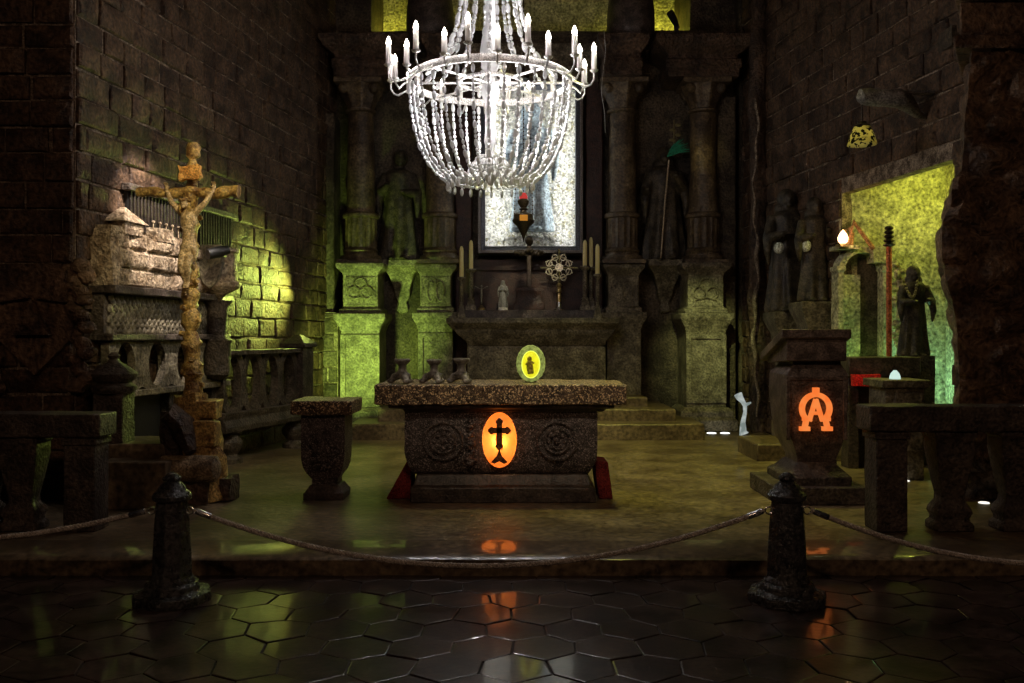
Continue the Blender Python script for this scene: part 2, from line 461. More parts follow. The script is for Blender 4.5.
mb = MB(); mb.box(-7.2, 6, 5.0, 16.2, 9.0, 9.3, j=.05, cell=.5, js=1.2); struct(mb.build('ceiling', M_ROCK))
# pilaster strips on the back wall
def pil(n, a, b, y0, zt, m=M_WALLG, z0=ZP, yb=14.55):
    mb = MB(); mb.box(S(a, y0), S(b, y0), y0, yb, z0, zt, j=.012, cell=.2, js=3); return struct(mb.build(n, m, bevel=.02))
pil('trim_1', 302, 334, 13.98, 5.05)
pil('trim_2', 716, 736, 14.1, 5.35)
pil('trim_3', 586, 603, 14.2, 5.6, M_WOODD)
pil('trim_4', 455, 472, 14.2, 5.6, M_WOODD)
pil('trim_5', 739, 752, 14.3, 7.2)
# brick infill at the foot of the left strip
w = brickwall('wall_niche_left', (S(300, 13.9), 13.9), (S(338, 13.9), 13.9), ZP, 1.95, .25, .36, [M_WALLG, M_MORTAR], side=-1, seed=11, thick=.4, dep=.03); struct(w)
# wide steps up to the high altar
def step(n, a, b, yf, zt, yb, m=M_PLAT):
    mb = MB(); mb.box(S(a, yf), S(b, yf), yf, yb, ZP-.02, zt, j=.012, cell=.15); return struct(mb.build(n, m, bevel=.02))
step('floor_step_1', 349, 705, 12.5, .364, 14.5)
step('floor_step_2', 378, 676, 12.9, .539, 14.5)
step('floor_step_3', 400, 648, 13.25, .684, 14.5)
# dais of the right side altar
mb = MB(); mb.box(S(757, 10.4), 4.35, 10.4, 11.3, ZP-.02, .34, j=.012); struct(mb.build('floor_dais_lower', M_PLAT, bevel=.02))
mb = MB(); mb.box(S(778, 11.0), 4.35, 10.9, 11.3, .33, .55, j=.012); struct(mb.build('floor_dais_upper', M_PLAT, bevel=.02))

# rough rock strip with salt runs between back wall and right wall
mb = MB()
pts = [Vector((S(760, 13.4)+.012*math.sin(z*2.1), 13.5, z)) for z in [ZP+.25*k for k in range(31)]]
mb.tube(pts, [.13+.02*math.sin(k*1.7) for k in range(31)], 10)
for k, p in enumerate(mb.v): mb.v[k] = p+nz(p, 6)*.05
tag(mb.build('rock_rib', M_ROCK, smooth=60), 'narrow vertical rib of rough dark rock in the back corner right of the last column', 'rock')
mb = MB(); rng = random.Random(9)
pts = []
for k in range(40):
    z = .4+k*.12; pts.append((S(756, 13.25)+.03*math.sin(z*3)+.02*math.sin(z*11), 13.26, z))
mb.tube(pts, [.012+.028*abs(math.sin(k*.55))*(1 if 6 < k < 22 else .5) for k in range(40)], 6)
tag(mb.build('salt_streak', M_MORTAR, smooth=60), 'thin pale streak of crystallised salt running down the dark rock corner', 'salt streak')

# rough carved rock pillar at the right edge
def rockpillar():
    mb = MB(); prof = [(.14,3.84),(.4,3.9),(.8,3.97),(1.3,3.99),(1.7,3.96),(2.0,3.9),(2.3,3.83),(2.62,3.84),(2.78,3.92),(3.0,3.93),(3.05,4.0),(3.6,4.05),(4.0,4.08),(4.12,4.1)]
    def xl(z):
        for a, b in zip(prof, prof[1:]):
            if a[0] <= z <= b[0]: t = (z-a[0])/(b[0]-a[0]); return a[1]*(1-t)+b[1]*t+.02
        return prof[-1][1]+.02
    nzs = 110; rows = []
    for i in range(nzs+1):
        z = .12+i*(4.12-.12)/nzs; x0 = xl(z); base = []
        n = 46
        loop = []
        w = 1.35; d = .85
        dx = .46
        for k in range(24): loop.append((x0+w*k/24, 8.05))
        for k in range(7): loop.append((x0+w, 8.05+d*k/7))
        for k in range(16): loop.append((x0+w-(w-dx)*k/16, 8.05+d))
        for k in range(7): loop.append((x0+dx-dx*k/7, 8.05+d-d*k/7))
        ids = []
        for (x, y) in loop:
            p = Vector((x, y, z)); q = Vector((x*1.0, y, z))
            a = noise.noise(q*3.2)*.07+noise.noise(q*7)*.03
            cell = noise.cell_vector(q*2.2) if hasattr(noise, 'cell_vector') else Vector((0,0,0))
            vd = noise.voronoi(q*3.1)[0]; cr = min(1, (vd[1]-vd[0])*3)
            out = Vector((0,0,0))
            if y < 8.06: out.y = -1
            if x < x0+.47 and y > 8.04: out.x = -.6
            p = p+out*(a+.12*cr)
            ids.append(mb.addv(p))
        rows.append(ids)
    m = len(rows[0])
    for a, b in zip(rows, rows[1:]):
        for k in range(m): mb.addf([a[k], a[(k+1) % m], b[(k+1) % m], b[k]])
    mb.addf(list(reversed(rows[0]))); mb.addf(rows[-1])
    return tag(mb.build('rock_pillar', M_PILLAR, smooth=50), 'massive pillar of rough carved brown rock at the right edge of the room', 'rock pillar')
rockpillar()
mb = MB(); mb.prism([(3.9, 7.95), (5.4, 7.95), (5.4, 9.0), (4.5, 9.0)], 4.14, 4.26, plane='xy')
z = 4.27
while z < 8.7:
    mb.prism([(3.96+.05*math.sin(z*5), 8.0+.03*math.sin(z*9)), (5.4, 8.0), (5.4, 9.0), (4.52, 9.0)], z, z+.3, plane='xy'); z += .31
tag(mb.build('rock_buttress', M_PILLAR, bevel=.02), 'rough upper block of wall resting on the brown rock pillar above a dark ledge', 'rock')
# heraldic relief on the left front wall
mb = MB()
cx, cz, y = S(36, YC-.05), ZZ(312, YC-.05), YC-.03
sh = [(-.36,.42),(.36,.42),(.4,.1),(.3,-.25),(0,-.55),(-.3,-.25),(-.4,.1)]
mb.prism([(cx+a, cz+b) for a, b in sh], y-.05, y+.03)
mb.prism([(cx-.3, cz+.36), (cx-.02, cz+.12), (cx-.3, cz+.08)], y-.11, y-.03); mb.prism([(cx+.3, cz+.36), (cx+.3, cz+.08), (cx+.02, cz+.12)], y-.11, y-.03)
mb.prism([(cx, cz+.1), (cx+.16, cz-.2), (cx-.16, cz-.2)], y-.12, y-.03)
for k in range(15):
    a = PI*1.1*k/14-PI*.05
    for s in (-1, 1): mb.ell((cx+s*(.4+.06*math.sin(k*2.1)), y-.04, cz+.4-k*.075), (.09, .06, .07), 8, 6, amp=.03, seed=k)
tag(mb.build('heraldic_relief', M_PILLAR, smooth=50), 'dim carved stone shield with leafy scrolls on the wall at the far left', 'relief')

# ================================================================== retable
def pedestal(px0, px1, yf, lz, uz, depth, label, lo=1.0, motif='trefoil', foot=True):
    x0, x1 = S(px0, yf), S(px1, yf); cx = (x0+x1)/2; h = (x1-x0)/2; yb = yf+depth
    root = thing('pedestal', (cx, yf+depth/2, ZP), label, 'pedestal', 'two-tier pedestals under the altar columns')
    def ring(k, z, e=0): hh = h*k+e; return (cx-hh, cx+hh, yf+(h-hh), yb-(h-hh)*.3, z)
    mb = MB(); mb.loft([ring(1.12, ZP), ring(1.12, ZP+.17), ring(1.0, ZP+.22), ring(1.0, ZP+.3), ring(.84, ZP+.36)], j=.012); mb.build('plinth', M_CARVED, root, bevel=.012)
    mb = MB(); mb.loft([ring(.76, ZP+.35), ring(.76, lz-.27), ring(.8, lz-.24), ring(.82, lz-.2), ring(.96, lz-.11), ring(1.0, lz-.08), ring(1.0, lz)], j=.006)
    mb.build('lower_die', M_CARVED, root, bevel=.012)
    # raised border leaves a sunk panel
    mb = MB(); q = h*.76; yy = yf+(h-q); z0, z1 = ZP+.42, lz-.32
    for (a, b, c, d) in ((-q, -q+.08, z0, z1), (q-.08, q, z0, z1), (-q+.08, q-.08, z0, z0+.07), (-q+.08, q-.08, z1-.07, z1)):
        mb.box(cx+a, cx+b, yy-.025, yy+.02, c, d, j=.004)
    mb.build('panel_border', M_CARVED, root, bevel=.006)
    mb = MB(); mb.loft([ring(.82, lz-.002), ring(.82, lz+.06), ring(.68, lz+.1), ring(.68, uz-.2), ring(.72, uz-.15), ring(.9, uz-.08), ring(.93, uz-.06), ring(.93, uz)], j=.006)
    mb.build('upper_die', M_CARVED, root, bevel=.012)
    mb = MB(); yy = yf+(h-h*.68); zc = (lz+.1+uz-.2)/2; s = .09
    if motif == 'trefoil':
        for dx, dz in ((0, .11), (-.1, -.02), (.1, -.02)):
            pts = [(cx+dx+s*math.cos(a), yy-.012, zc+dz+s*math.sin(a)) for a in [2*PI*k/20 for k in range(20)]]
            mb.tube(pts, .017, 6, closed=True)
        mb.tube([(cx-.16, yy-.01, zc-.13), (cx, yy-.02, zc-.09), (cx+.16, yy-.01, zc-.13)], .016, 6)
    else:
        for dx in (-.07, .07):
            pts = [(cx+dx+.06*math.cos(a), yy-.012, zc+.15*math.sin(a)) for a in [2*PI*k/20 for k in range(20)]]
            mb.tube(pts, .016, 6, closed=True)
        mb.tube([(cx, yy-.014, zc-.17), (cx, yy-.02, zc+.17)], .018, 6)
    for (a, b, c, d) in ((-.2, .2, .2, .225), (-.2, .2, -.225, -.2), (-.225, -.2, -.225, .225), (.2, .225, -.225, .225)):
        mb.box(cx+a, cx+b, yy-.014, yy+.01, zc+c, zc+d)
    mb.build('relief_ornament', M_CARVED, root)
    return root
LZ, UZ = 1.93, 2.70
pedestal(333, 385, 13.6, LZ, UZ, .85, 'brightly green-lit two-tier stone pedestal with trefoil relief, leftmost under the altar columns')
pedestal(412, 458, 13.8, LZ+.02, UZ, .68, 'green-lit two-tier pedestal with twin oval relief left of the picture frame', motif='oval')
pedestal(602, 647, 13.8, LZ+.02, UZ, .68, 'dim brownish two-tier pedestal right of the group of three candles', motif='oval')
pedestal(681, 734, 13.6, LZ, UZ, .85, 'pale two-tier pedestal with trefoil relief, rightmost under the altar columns')
def column(px, label, twist=False):
    Y = 14.05; x = S(px, Y); z0 = UZ
    root = thing('column', (x, Y, z0), label, 'column', 'columns of the altarpiece')
    mb = MB(); mb.box(x-.33, x+.33, Y-.3, Y+.33, z0, z0+.06); mb.lathe([(.31,.05),(.325,.09),(.31,.13),(.27,.14),(.26,.17),(.28,.2),(.25,.24),(.24,.25)], (x, Y, z0), 32); mb.build('base', M_COLUMN, root, smooth=40)
    mb = MB(); mb.lathe([(.245,.24+.06*k) for k in range(9)], (x, Y, z0), 64, fn=lambda r, a, z: r-.018*abs(math.sin(8*a))); mb.build('fluted_drum', M_COLUMN, root, smooth=50)
    mb = MB(); mb.lathe([(.24,.71),(.275,.72),(.285,.75),(.27,.785),(.24,.8)], (x, Y, z0), 32); mb.build('ring_moulding', M_COLUMN, root, smooth=50)
    mb = MB(); top = 5.06-z0
    prof = [(.222-.03*((k/24)**1.5), .79+(top-.79)*k/24) for k in range(25)]
    mb.lathe(prof, (x, Y, z0), 40, fn=(lambda r, a, z: r*(1+.07*math.sin(2*a+z*3.4))) if twist else (lambda r, a, z: r*(1+.012*math.sin(3*a+z*2)))); mb.build('shaft', M_COLUMN, root, smooth=60)
    mb = MB(); mb.lathe([(.2, 5.04-z0), (.235, 5.06-z0), (.24, 5.09-z0), (.2, 5.11-z0), (.22, 5.2-z0), (.3, 5.38-z0), (.34, 5.47-z0), (.3, 5.48-z0)], (x, Y, z0), 40, fn=lambda r, a, z: r*(1+.08*math.sin(8*a)*(1 if z > 2.42 else 0)))
    for k in range(4):
        a = PI/4+k*PI/2; mb.ell((x+.33*math.cos(a), Y+.33*math.sin(a), 5.4), (.08, .08, .09), 10, 8)
    mb.box(x-.36, x+.36, Y-.36, Y+.36, 5.46, 5.53); mb.build('capital', M_COLUMN, root, smooth=40)
    return root
column(361, 'round salt column with fluted foot, leftmost of the altarpiece above the bright green pedestal')
column(440, 'round salt column partly behind the chandelier left of the white relief picture')
column(622, 'smooth round salt column directly right of the white relief picture')
column(703, 'mottled slightly twisted salt column, rightmost of the altarpiece', True)
# entablature blocks
def entab(px0, px1, label):
    yf = 13.45; x0, x1 = S(px0, yf), S(px1, yf); cx = (x0+x1)/2; h = (x1-x0)/2
    def r(k, z): return (cx-h*k, cx+h*k, yf+h*(1-k), 14.6, z)
    mb = MB(); mb.loft([r(.72, 5.53), r(.72, 5.64), r(.76, 5.66), r(.76, 5.78), r(.7, 5.8), r(.7, 5.86), r(.86, 5.95), r(.92, 5.97), r(1, 6.04), r(1, 6.12)], j=.018)
    for k in range(6):
        xx = cx-h*.6+h*1.2*k/5; mb.ell((xx, yf+h*.27, 5.72), (.06, .03, .05), 8, 6)
    return tag(mb.build('entablature', M_ROCK, bevel=.01, smooth=30), label, 'entablature', 'cornice blocks on the altar columns')
entab(318, 408, 'dark stepped cornice block on top of the leftmost column')
entab(420, 463, 'dark stepped cornice block above the column left of the picture')
entab(598, 650, 'dark stepped cornice block above the column right of the picture, beside the hanging wire')
entab(657, 757, 'dark wide stepped cornice block on top of the rightmost column')
mb = MB(); mb.loft([(S(462,14.2), S(599,14.2), 14.25, 14.6, 5.6), (S(462,14.2), S(599,14.2), 14.25, 14.6, 5.86), (S(458,14.1), S(603,14.1), 14.12, 14.6, 6.0), (S(458,14.1), S(603,14.1), 14.12, 14.6, 6.18)], j=.015)
tag(mb.build('lintel', M_CARVED, bevel=.01), 'stone lintel with a pale upper edge spanning above the picture behind the chandelier', 'lintel')
def urn(px, label):
    Y = 14.15; x = S(px, Y); mb = MB()
    mb.lathe([(.3,0),(.32,.08),(.36,.12),(.375,.3),(.37,.55),(.34,.8),(.29,1.0),(.2,1.2),(.12,1.34),(.15,1.4),(.06,1.5)], (x, Y, 6.12), 28, fn=lambda r, a, z: r*(1+.02*math.sin(9*a)))
    return tag(mb.build('stone_urn', M_DARKST, smooth=50), label, 'urn', 'urns on the cornice')
urn(430, 'large dark bell-shaped urn on the cornice left of the chandelier chain')
urn(631, 'large dark bell-shaped urn on the cornice right of the chandelier')
mb = MB()
for s, px in ((1, 1),):
    pass
# spotlight fixture on the cornice
r_ = thing('spotlight', (S(676, 13.7), 13.7, 6.12), 'small black spotlight on the cornice above the mottled right column', 'spotlight')
mb = MB(); mb.tube([(S(669,13.6), 13.5, ZZ(15, 13.6)), (S(674,13.6), 13.6, ZZ(20, 13.6)), (S(679,13.6), 13.7, ZZ(26, 13.6))], [.055,.05,.03], 14); mb.build('lamp_housing', M_BLACK, r_, smooth=40)
mb = MB(); mb.box(S(676,13.7)-.03, S(676,13.7)+.03, 13.64, 13.72, 6.12, 6.32); mb.build('bracket', M_BLACK, r_)

# statues in the niches ---------------------------------------------------
def robed(mb, c, h, seed=0, hood=False, lean=0, arms=((-1,.62,.5),(1,.7,.45)), face=-1, wide=1.0):
    """robed standing figure; c base, h height, faces -y"""
    x, y, z = c; rng = random.Random(seed); ph = [rng.uniform(0, 6) for _ in range(4)]
    prof = [(.17,0),(.175,.03),(.165,.12),(.15,.25),(.14,.38),(.125,.5),(.118,.58),(.125,.66),(.135,.74),(.13,.78),(.105,.81),(.05,.835),(.042,.87)]
    pr = []
    for a, b in zip(prof, prof[1:]):
        for q in range(3): t = q/3; pr.append((a[0]*(1-t)+b[0]*t, a[1]*(1-t)+b[1]*t))
    pr.append(prof[-1])
    def fold(r, a, zz):
        t = zz/h; k = max(0, 1-t/.62)
        f = (.10*k+.03*(t < .78))*math.sin(7*a+ph[0]+t*3*math.sin(ph[1]))+.05*k*math.sin(12*a+ph[2]+t*5)
        return r*(1+f)
    mb.lathe([(r*h*wide, q*h) for r, q in pr], (x, y, z), 48, fn=fold, sy=.72)
    mb.ell((x+lean*.03*h, y-.012*h, z+.925*h), (.056*h, .064*h, .075*h), 18, 14)
    mb.tube([(x, y, z+.83*h), (x+lean*.02*h, y-.005*h, z+.89*h)], [.04*h, .036*h], 10)
    mb.ell((x+lean*.03*h, y-.074*h, z+.918*h), (.01*h, .018*h, .018*h), 8, 6)           # nose
    mb.ell((x+lean*.03*h, y-.058*h, z+.872*h), (.028*h, .02*h, .02*h), 8, 6)            # chin
    if hood: mb.ell((x+lean*.03*h, y+.02*h, z+.925*h), (.078*h, .075*h, .09*h), 16, 12); mb.ell((x, y+.02*h, z+.84*h), (.1*h, .07*h, .08*h), 14, 10)
    else: mb.ell((x+lean*.03*h, y+.02*h, z+.935*h), (.066*h, .066*h, .076*h), 16, 12)
    hands = []
    for s, fz, reach in arms:
        sh = Vector((x+s*.115*h, y, z+.775*h)); el = Vector((x+s*.17*h, y-.05*h, z+.6*h)); ha = Vector((x+s*reach*.2*h, y-.17*h, z+fz*h))
        mb.tube([sh, sh.lerp(el, .5), el, el.lerp(ha, .5), ha], [.05*h, .048*h, .05*h, .04*h, .022*h], 12)
        mb.tube([el, el+Vector((s*.01*h, -.03*h, -.1*h)), el+Vector((0, -.02*h, -.22*h))], [.045*h, .035*h, .012*h], 10)   # hanging sleeve
        mb.ell(ha+Vector((0, -.01*h, 0)), (.02*h, .024*h, .026*h), 10, 8)
        for q in range(4): mb.tube([ha+Vector(((q-1.5)*.01*h, -.02*h, .01*h)), ha+Vector(((q-1.5)*.011*h, -.042*h, .004*h)), ha+Vector(((q-1.5)*.011*h, -.045*h, -.014*h))], .0065*h, 6)
        mb.tube([ha+Vector((-s*.015*h, -.01*h, .01*h)), ha+Vector((-s*.03*h, -.03*h, .016*h))], .0065*h, 6)
        hands.append(ha)
    for s in (-1, 1): mb.ell((x+s*.05*h, y-.13*h, z+.012*h), (.03*h, .06*h, .018*h), 10, 6)
    return hands
def console(px, yf, label):
    x = S(px, 14.2); mb = MB()
    def r(w, d, z): return (x-w, x+w, 14.56-d, 14.56, z)
    mb.loft([r(.05,.1,1.95), r(.09,.14,2.0), r(.06,.12,2.12), r(.11,.16,2.2), r(.13,.22,2.35), r(.2,.34,2.55), r(.29,.46,2.66), r(.31,.5,2.68), r(.31,.5,2.78)], j=.01, cell=.08)
    return tag(mb.build('console', M_CARVED, bevel=.01, smooth=35), label, 'console', 'wall consoles carrying statues')
console(401, 14.2, 'tapering stone wall console under the left altar statue')
console(667, 14.2, 'tapering stone wall console under the right altar statue')
mb = MB(); robed(mb, (S(399, 14.3), 14.3, 2.78), 1.75, seed=2, lean=.6, arms=((-1,.66,.4),(1,.6,.3)), wide=1.02)
tag(mb.build('robed_statue', M_STATUE, remesh=.014), 'dark robed stone statue on a console between the two left columns', 'statue', 'altar statues')
r_ = thing('statue_with_palm', (S(664, 14.3), 14.3, 2.78), 'dark robed stone statue with thin staff and green palm between the two right columns', 'statue', 'altar statues')
mb = MB(); hands = robed(mb, (S(664, 14.3), 14.3, 2.78), 1.8, seed=5, hood=True, arms=((1,.72,.35),(-1,.6,.9)), wide=1.08)
mb.build('body', M_STATUE, r_, remesh=.014)
mb = MB(); mb.tube([(S(661,13.95), 13.95, 2.79), (S(665,13.98), 13.98, 3.7), (S(669,14.0), 14.0, ZZ(160, 14.0))], .013, 8)
M_STAFF = plain('pale_wood', (.5,.4,.26), .5); mb.build('staff', M_STAFF, r_)
M_GREEN = plain('green_leaf', (.03,.3,.17), .45); mb = MB()
bx, by, bz = S(667, 13.98), 13.95, ZZ(157, 13.98)
for k in range(9):
    a = .25+.09*k; L = .36+.03*math.sin(k*2)
    tip = Vector((bx+L*math.cos(a)*1.0, by-.02*k*.3, bz+L*math.sin(a)*.9)); b = Vector((bx, by, bz)); mid = b.lerp(tip, .55)+Vector((-.01, 0, .03))
    mb.tube([b, b.lerp(mid, .5), mid, tip], [.008, .02, .017, .002], 5)
mb.build('palm_branch', M_GREEN, r_, smooth=40)
mb = MB()
for k in range(6): mb.ell((S(675,13.95)+(.05 if k % 2 else -.04), 13.95, ZZ(150-k*5, 13.95)), (.05, .02, .028), 8, 6)
mb.tube([(S(674,13.95), 13.95, ZZ(156,13.95)), (S(674,13.95), 13.95, ZZ(120,13.95))], .01, 6)
mb.build('blossom_stem', plain('dull_brass_blossom', (.2,.17,.06), .5), r_, smooth=50)

# framed relief picture ------------------------------------------------------
YFf, YP = 14.02, 14.3
x0, x1, z0, z1 = S(478, YFf), S(583, YFf), ZZ(253, YFf), ZZ(78, YFf)
fr = thing('relief_picture', ((x0+x1)/2, 14.3, z0), 'bright white salt relief of a robed woman in a dark frame above the high altar', 'framed relief')
def rect_frame(mb, x0, x1, z0, z1, w, y0, y1):
    mb.box(x0, x0+w, y0, y1, z0, z1); mb.box(x1-w, x1, y0, y1, z0, z1); mb.box(x0+w, x1-w, y0, y1, z0, z0+w); mb.box(x0+w, x1-w, y0, y1, z1-w, z1)
mb = MB(); rect_frame(mb, x0, x1, z0, z1, .045, YFf, 14.55); mb.build('outer_frame', M_FRAMEW, fr, bevel=.006)
mb = MB(); rect_frame(mb, x0+.045, x1-.045, z0+.045, z1-.045, .055, YFf+.05, 14.45); mb.build('inner_frame', M_BLUEF, fr, bevel=.01)
mb = MB(); rect_frame(mb, x0+.09, x1-.09, z0+.09, z1-.09, .02, YFf+.03, YFf+.07); mb.build('fillet', M_BLUEF, fr, bevel=.004)
M_WHITE = stone('white_salt_crystal', (.68,.68,.6), (.92,.92,.88), 8, .4, 1.0, 30, .5, bdist=.03, speck=((.5,.47,.3), 22, .88, .95))
M_ROBE = stone('bluish_white_salt', (.25,.34,.42), (.55,.66,.72), 6, .45, .4, 30, .5)
mb = MB(); nx, nz_ = 46, 90; g = {}
ax0, ax1, az0, az1 = x0+.1, x1-.1, z0+.1, z1-.1
for i in range(nx+1):
    for k in range(nz_+1):
        x = ax0+(ax1-ax0)*i/nx; z = az0+(az1-az0)*k/nz_; q = Vector((x, 0, z))
        vd = noise.voronoi(q*9)[0]
        d = .035*min(1, (vd[1]-vd[0])*2.5)+noise.noise(q*5)*.03
        g[i, k] = mb.addv((x, 14.38-d, z))
for i in range(nx):
    for k in range(nz_): mb.addf([g[i,k], g[i+1,k], g[i+1,k+1], g[i,k+1]])
mb.box(ax0, ax1, 14.42, 14.46, az0, az1)
mb.build('crystal_background', M_WHITE, fr, smooth=25)
mb = MB(); robed(mb, (S(531, 14.3), 14.27, ZZ(232, 14.3)), 2.05, seed=8, hood=True, arms=((-1,.66,.25),(1,.68,.25)), wide=.92)
mb.build('woman_figure', M_ROBE, fr, remesh=.016)
mb = MB()
for k in range(26): 
    a = k/25; mb.ell((S(505+52*a, 14.25), 14.27, ZZ(238-5*math.sin(a*PI)+2*math.sin(k*2.3), 14.25)), (.05, .03, .035), 8, 6, amp=.02, seed=k)
mb.build('crystal_ground', M_WHITE, fr, smooth=40)
# ================================================================== high altar behind
ha = thing('high_altar', (.2, 13.8, .684), 'dark stone high altar table with flaring cornice below the white relief picture', 'altar')
mb = MB(); y0 = 13.62
mb.loft([(S(462,y0), S(612,y0), 13.6, 14.5, .684), (S(462,y0), S(612,y0), 13.6, 14.5, .78), (S(467,y0), S(603,y0), 13.66, 14.5, .82), (S(467,y0), S(603,y0), 13.66, 14.5, 1.852)], j=.008); mb.build('body', M_CARVED, ha, bevel=.01)
mb = MB()
mb.loft([(S(468,y0), S(606,y0), 13.64, 13.83, 1.44), (S(466,y0), S(606,y0), 13.6, 13.83, 1.5), (S(458,y0), S(611,y0), 13.52, 13.83, 1.6), (S(455,y0), S(613,y0), 13.5, 13.83, 1.66), (S(453,y0), S(614,y0), 13.5, 13.83, 1.68), (S(447,y0), S(617,y0), 13.4, 13.83, 1.78), (S(447,y0), S(617,y0), 13.4, 13.83, 1.855)], j=.008); mb.build('table_cornice', M_CARVED, ha, bevel=.01)
for a, b in ((469, 477), (597, 605)): mb = MB(); mb.box(S(a,13.7), S(b,13.7), 13.61, 13.7, .86, 1.42, j=.004); mb.build('front_pilaster', M_CARVED, ha, bevel=.006)
mb = MB(); mb.box(S(456,13.85), S(604,13.85), 13.85, 14.5, 1.85, 1.985, j=.006); mb.build('gradine_shelf', M_DARKST, ha, bevel=.008)
mb = MB(); mb.box(S(472,14.3), S(592,14.3), 14.3, 14.52, 1.98, 2.8); mb.box(S(470,14.3), S(594,14.3), 14.24, 14.52, 2.62, 2.68); mb.build('back_panel', M_WOODD, ha, bevel=.008)
ZS = 1.985
def candlestick(x, y, z0, h, cup, label, r=.075):
    t = thing('candlestick', (x, y, z0), label, 'candlestick', 'stone candlesticks on the high altar')
    mb = MB(); mb.loft([(x-r, x+r, y-r, y+r, z0), (x-r, x+r, y-r, y+r, z0+.05), (x-r*.7, x+r*.7, y-r*.7, y+r*.7, z0+.09), (x-r*.75, x+r*.75, y-r*.75, y+r*.75, z0+.14), (x-r*.45, x+r*.45, y-r*.45, y+r*.45, z0+.17)]); mb.build('base', M_CARVED, t, bevel=.006)
    mb = MB(); mb.lathe([(r*.5,.16),(r*.65,.18),(r*.4,.21),(r*.5,h*.45),(r*.42,h*.9),(r*.55,h*.92)], (x, y, z0), 18, fn=lambda q, a, z: q*(1-.08*abs(math.sin(4*a)))); mb.build('stem', M_CARVED, t, smooth=45)
    mb = MB(); mb.lathe([(r*.5,h*.9),(r*cup,h*.95),(r*cup*1.1,h*.97),(r*cup,h),(r*.5,h)], (x, y, z0), 18); mb.build('drip_cup', M_CARVED, t, smooth=40)
    return t
def candle(x, y, z0, h, r, label):
    t = thing('candle', (x, y, z0), label, 'candle', 'tall yellowish candles on the high altar')
    mb = MB(); mb.lathe([(r,0),(r*1.02,h*.1),(r*.97,h*.85),(r*.8,h*.93),(r*.45,h*.985),(r*.15,h)], (x, y, z0), 14); mb.build('wax_body', M_WAX, t, smooth=50)
    mb = MB(); mb.tube([(x, y, z0+h-.005), (x+.003, y, z0+h+.02)], .004, 6); mb.build('wick', M_BLACK, t)
    return t
for px, pt, pc, pb, Y, zb, lab, w in ((461.5, 246, 277, 318, 13.6, 1.855, 'lower front one of the left pair', .06), (471, 240, 269, 310, 13.95, ZS, 'taller rear one of the left pair', .08),
                          (585, 240, 266, 310, 13.95, ZS, 'taller rear one, leftmost of the right three', .08), (591, 237, 267, 310, 14.12, ZS, 'middle one at the back of the right three', .07), (597.5, 244, 274, 318, 13.6, 1.855, 'lower front one, rightmost of the right three', .06)):
    x = S(px, Y); zc = ZZ(pc, Y); candlestick(x, Y, zb, zc-zb, .95, 'carved stone candlestick on the high altar, '+lab, w); candle(x, Y, zc, ZZ(pt, Y)-zc, .033, 'pale yellow candle on the high altar, '+lab)
# small wall crucifix on shelf, saint figurine, altar cross, monstrance
x = S(481.5, 13.95); t = thing('small_crucifix', (x, 13.95, ZS), 'small dim standing crucifix on the high altar behind the left candles', 'crucifix')
mb = MB(); mb.lathe([(.06,0),(.06,.03),(.03,.05),(.015,.08)], (x, 13.95, ZS), 14); mb.build('foot', M_BRASSY, t, smooth=40)
mb = MB(); mb.box(x-.015, x+.015, 13.94, 13.96, ZS+.07, ZS+.52); mb.box(x-.13, x+.13, 13.94, 13.96, ZS+.34, ZS+.37); mb.build('cross', M_IRON, t, bevel=.003)
mb = MB(); mb.tube([(x-.1, 13.925, ZS+.37), (x, 13.925, ZS+.32), (x+.1, 13.925, ZS+.37)], .009, 6); mb.tube([(x, 13.925, ZS+.34), (x, 13.92, ZS+.24), (x, 13.925, ZS+.1)], [.02, .018, .01], 8); mb.ell((x, 13.92, ZS+.37), (.018, .018, .022), 8, 6); mb.build('corpus', plain('tarnished_metal', (.3,.28,.24), .4, .6), t, smooth=50)
x = S(503, 13.95); t = thing('saint_figurine', (x, 13.95, ZS), 'small grey figurine of a robed saint on a white base on the high altar', 'figurine')
mb = MB(); mb.lathe([(.075,0),(.075,.035),(.065,.042)], (x, 13.95, ZS), 18); mb.build('white_base', plain('white_ceramic', (.85,.82,.8), .4), t, smooth=30)['label'] = 'small round white base'
mb = MB(); robed(mb, (x, 13.95, ZS+.04), .42, seed=3, hood=True, arms=((-1,.66,.25),(1,.66,.2))); mb.build('figure', plain('grey_figurine', (.2,.2,.19), .4), t, remesh=.005)
x = S(529, 13.95); t = thing('altar_cross', (x, 13.95, ZS), 'large dark altar cross on a stepped wooden base in the middle of the high altar', 'cross')
mb = MB(); mb.loft([(x-.24, x+.24, 13.87, 14.02, ZS), (x-.24, x+.24, 13.87, 14.02, ZS+.1), (x-.2, x+.2, 13.88, 14.02, ZS+.13), (x-.19, x+.19, 13.88, 14.02, ZS+.28), (x-.22, x+.22, 13.87, 14.02, ZS+.31), (x-.2, x+.2, 13.88, 14.02, ZS+.35)]); mb.build('stepped_base', M_WOODD, t, bevel=.008)
mb = MB(); mb.box(x-.035, x+.035, 13.92, 13.97, ZS+.34, ZZ(237,13.95)); mb.box(x-.2, x+.2, 13.92, 13.97, ZZ(256,13.95), ZZ(250,13.95)); mb.build('cross', M_IRON, t, bevel=.006)
mb = MB()
for k in range(-5, 6): mb.ell((x+k*.042, 13.92, ZZ(252,13.95)+.02*math.cos(k*1.3)-abs(k)*.006), (.045, .05, .04), 8, 6, amp=.02, seed=k+9)
mb.ell((x, 13.91, ZZ(241,13.95)), (.075, .05, .08), 10, 8, amp=.02); mb.build('carved_cluster', M_IRON, t, smooth=50)
x = S(559, 13.95); zc = ZZ(267.5, 13.95); t = thing('monstrance', (x, 13.95, ZS), 'silver and gold sunburst monstrance on the right part of the high altar', 'monstrance')
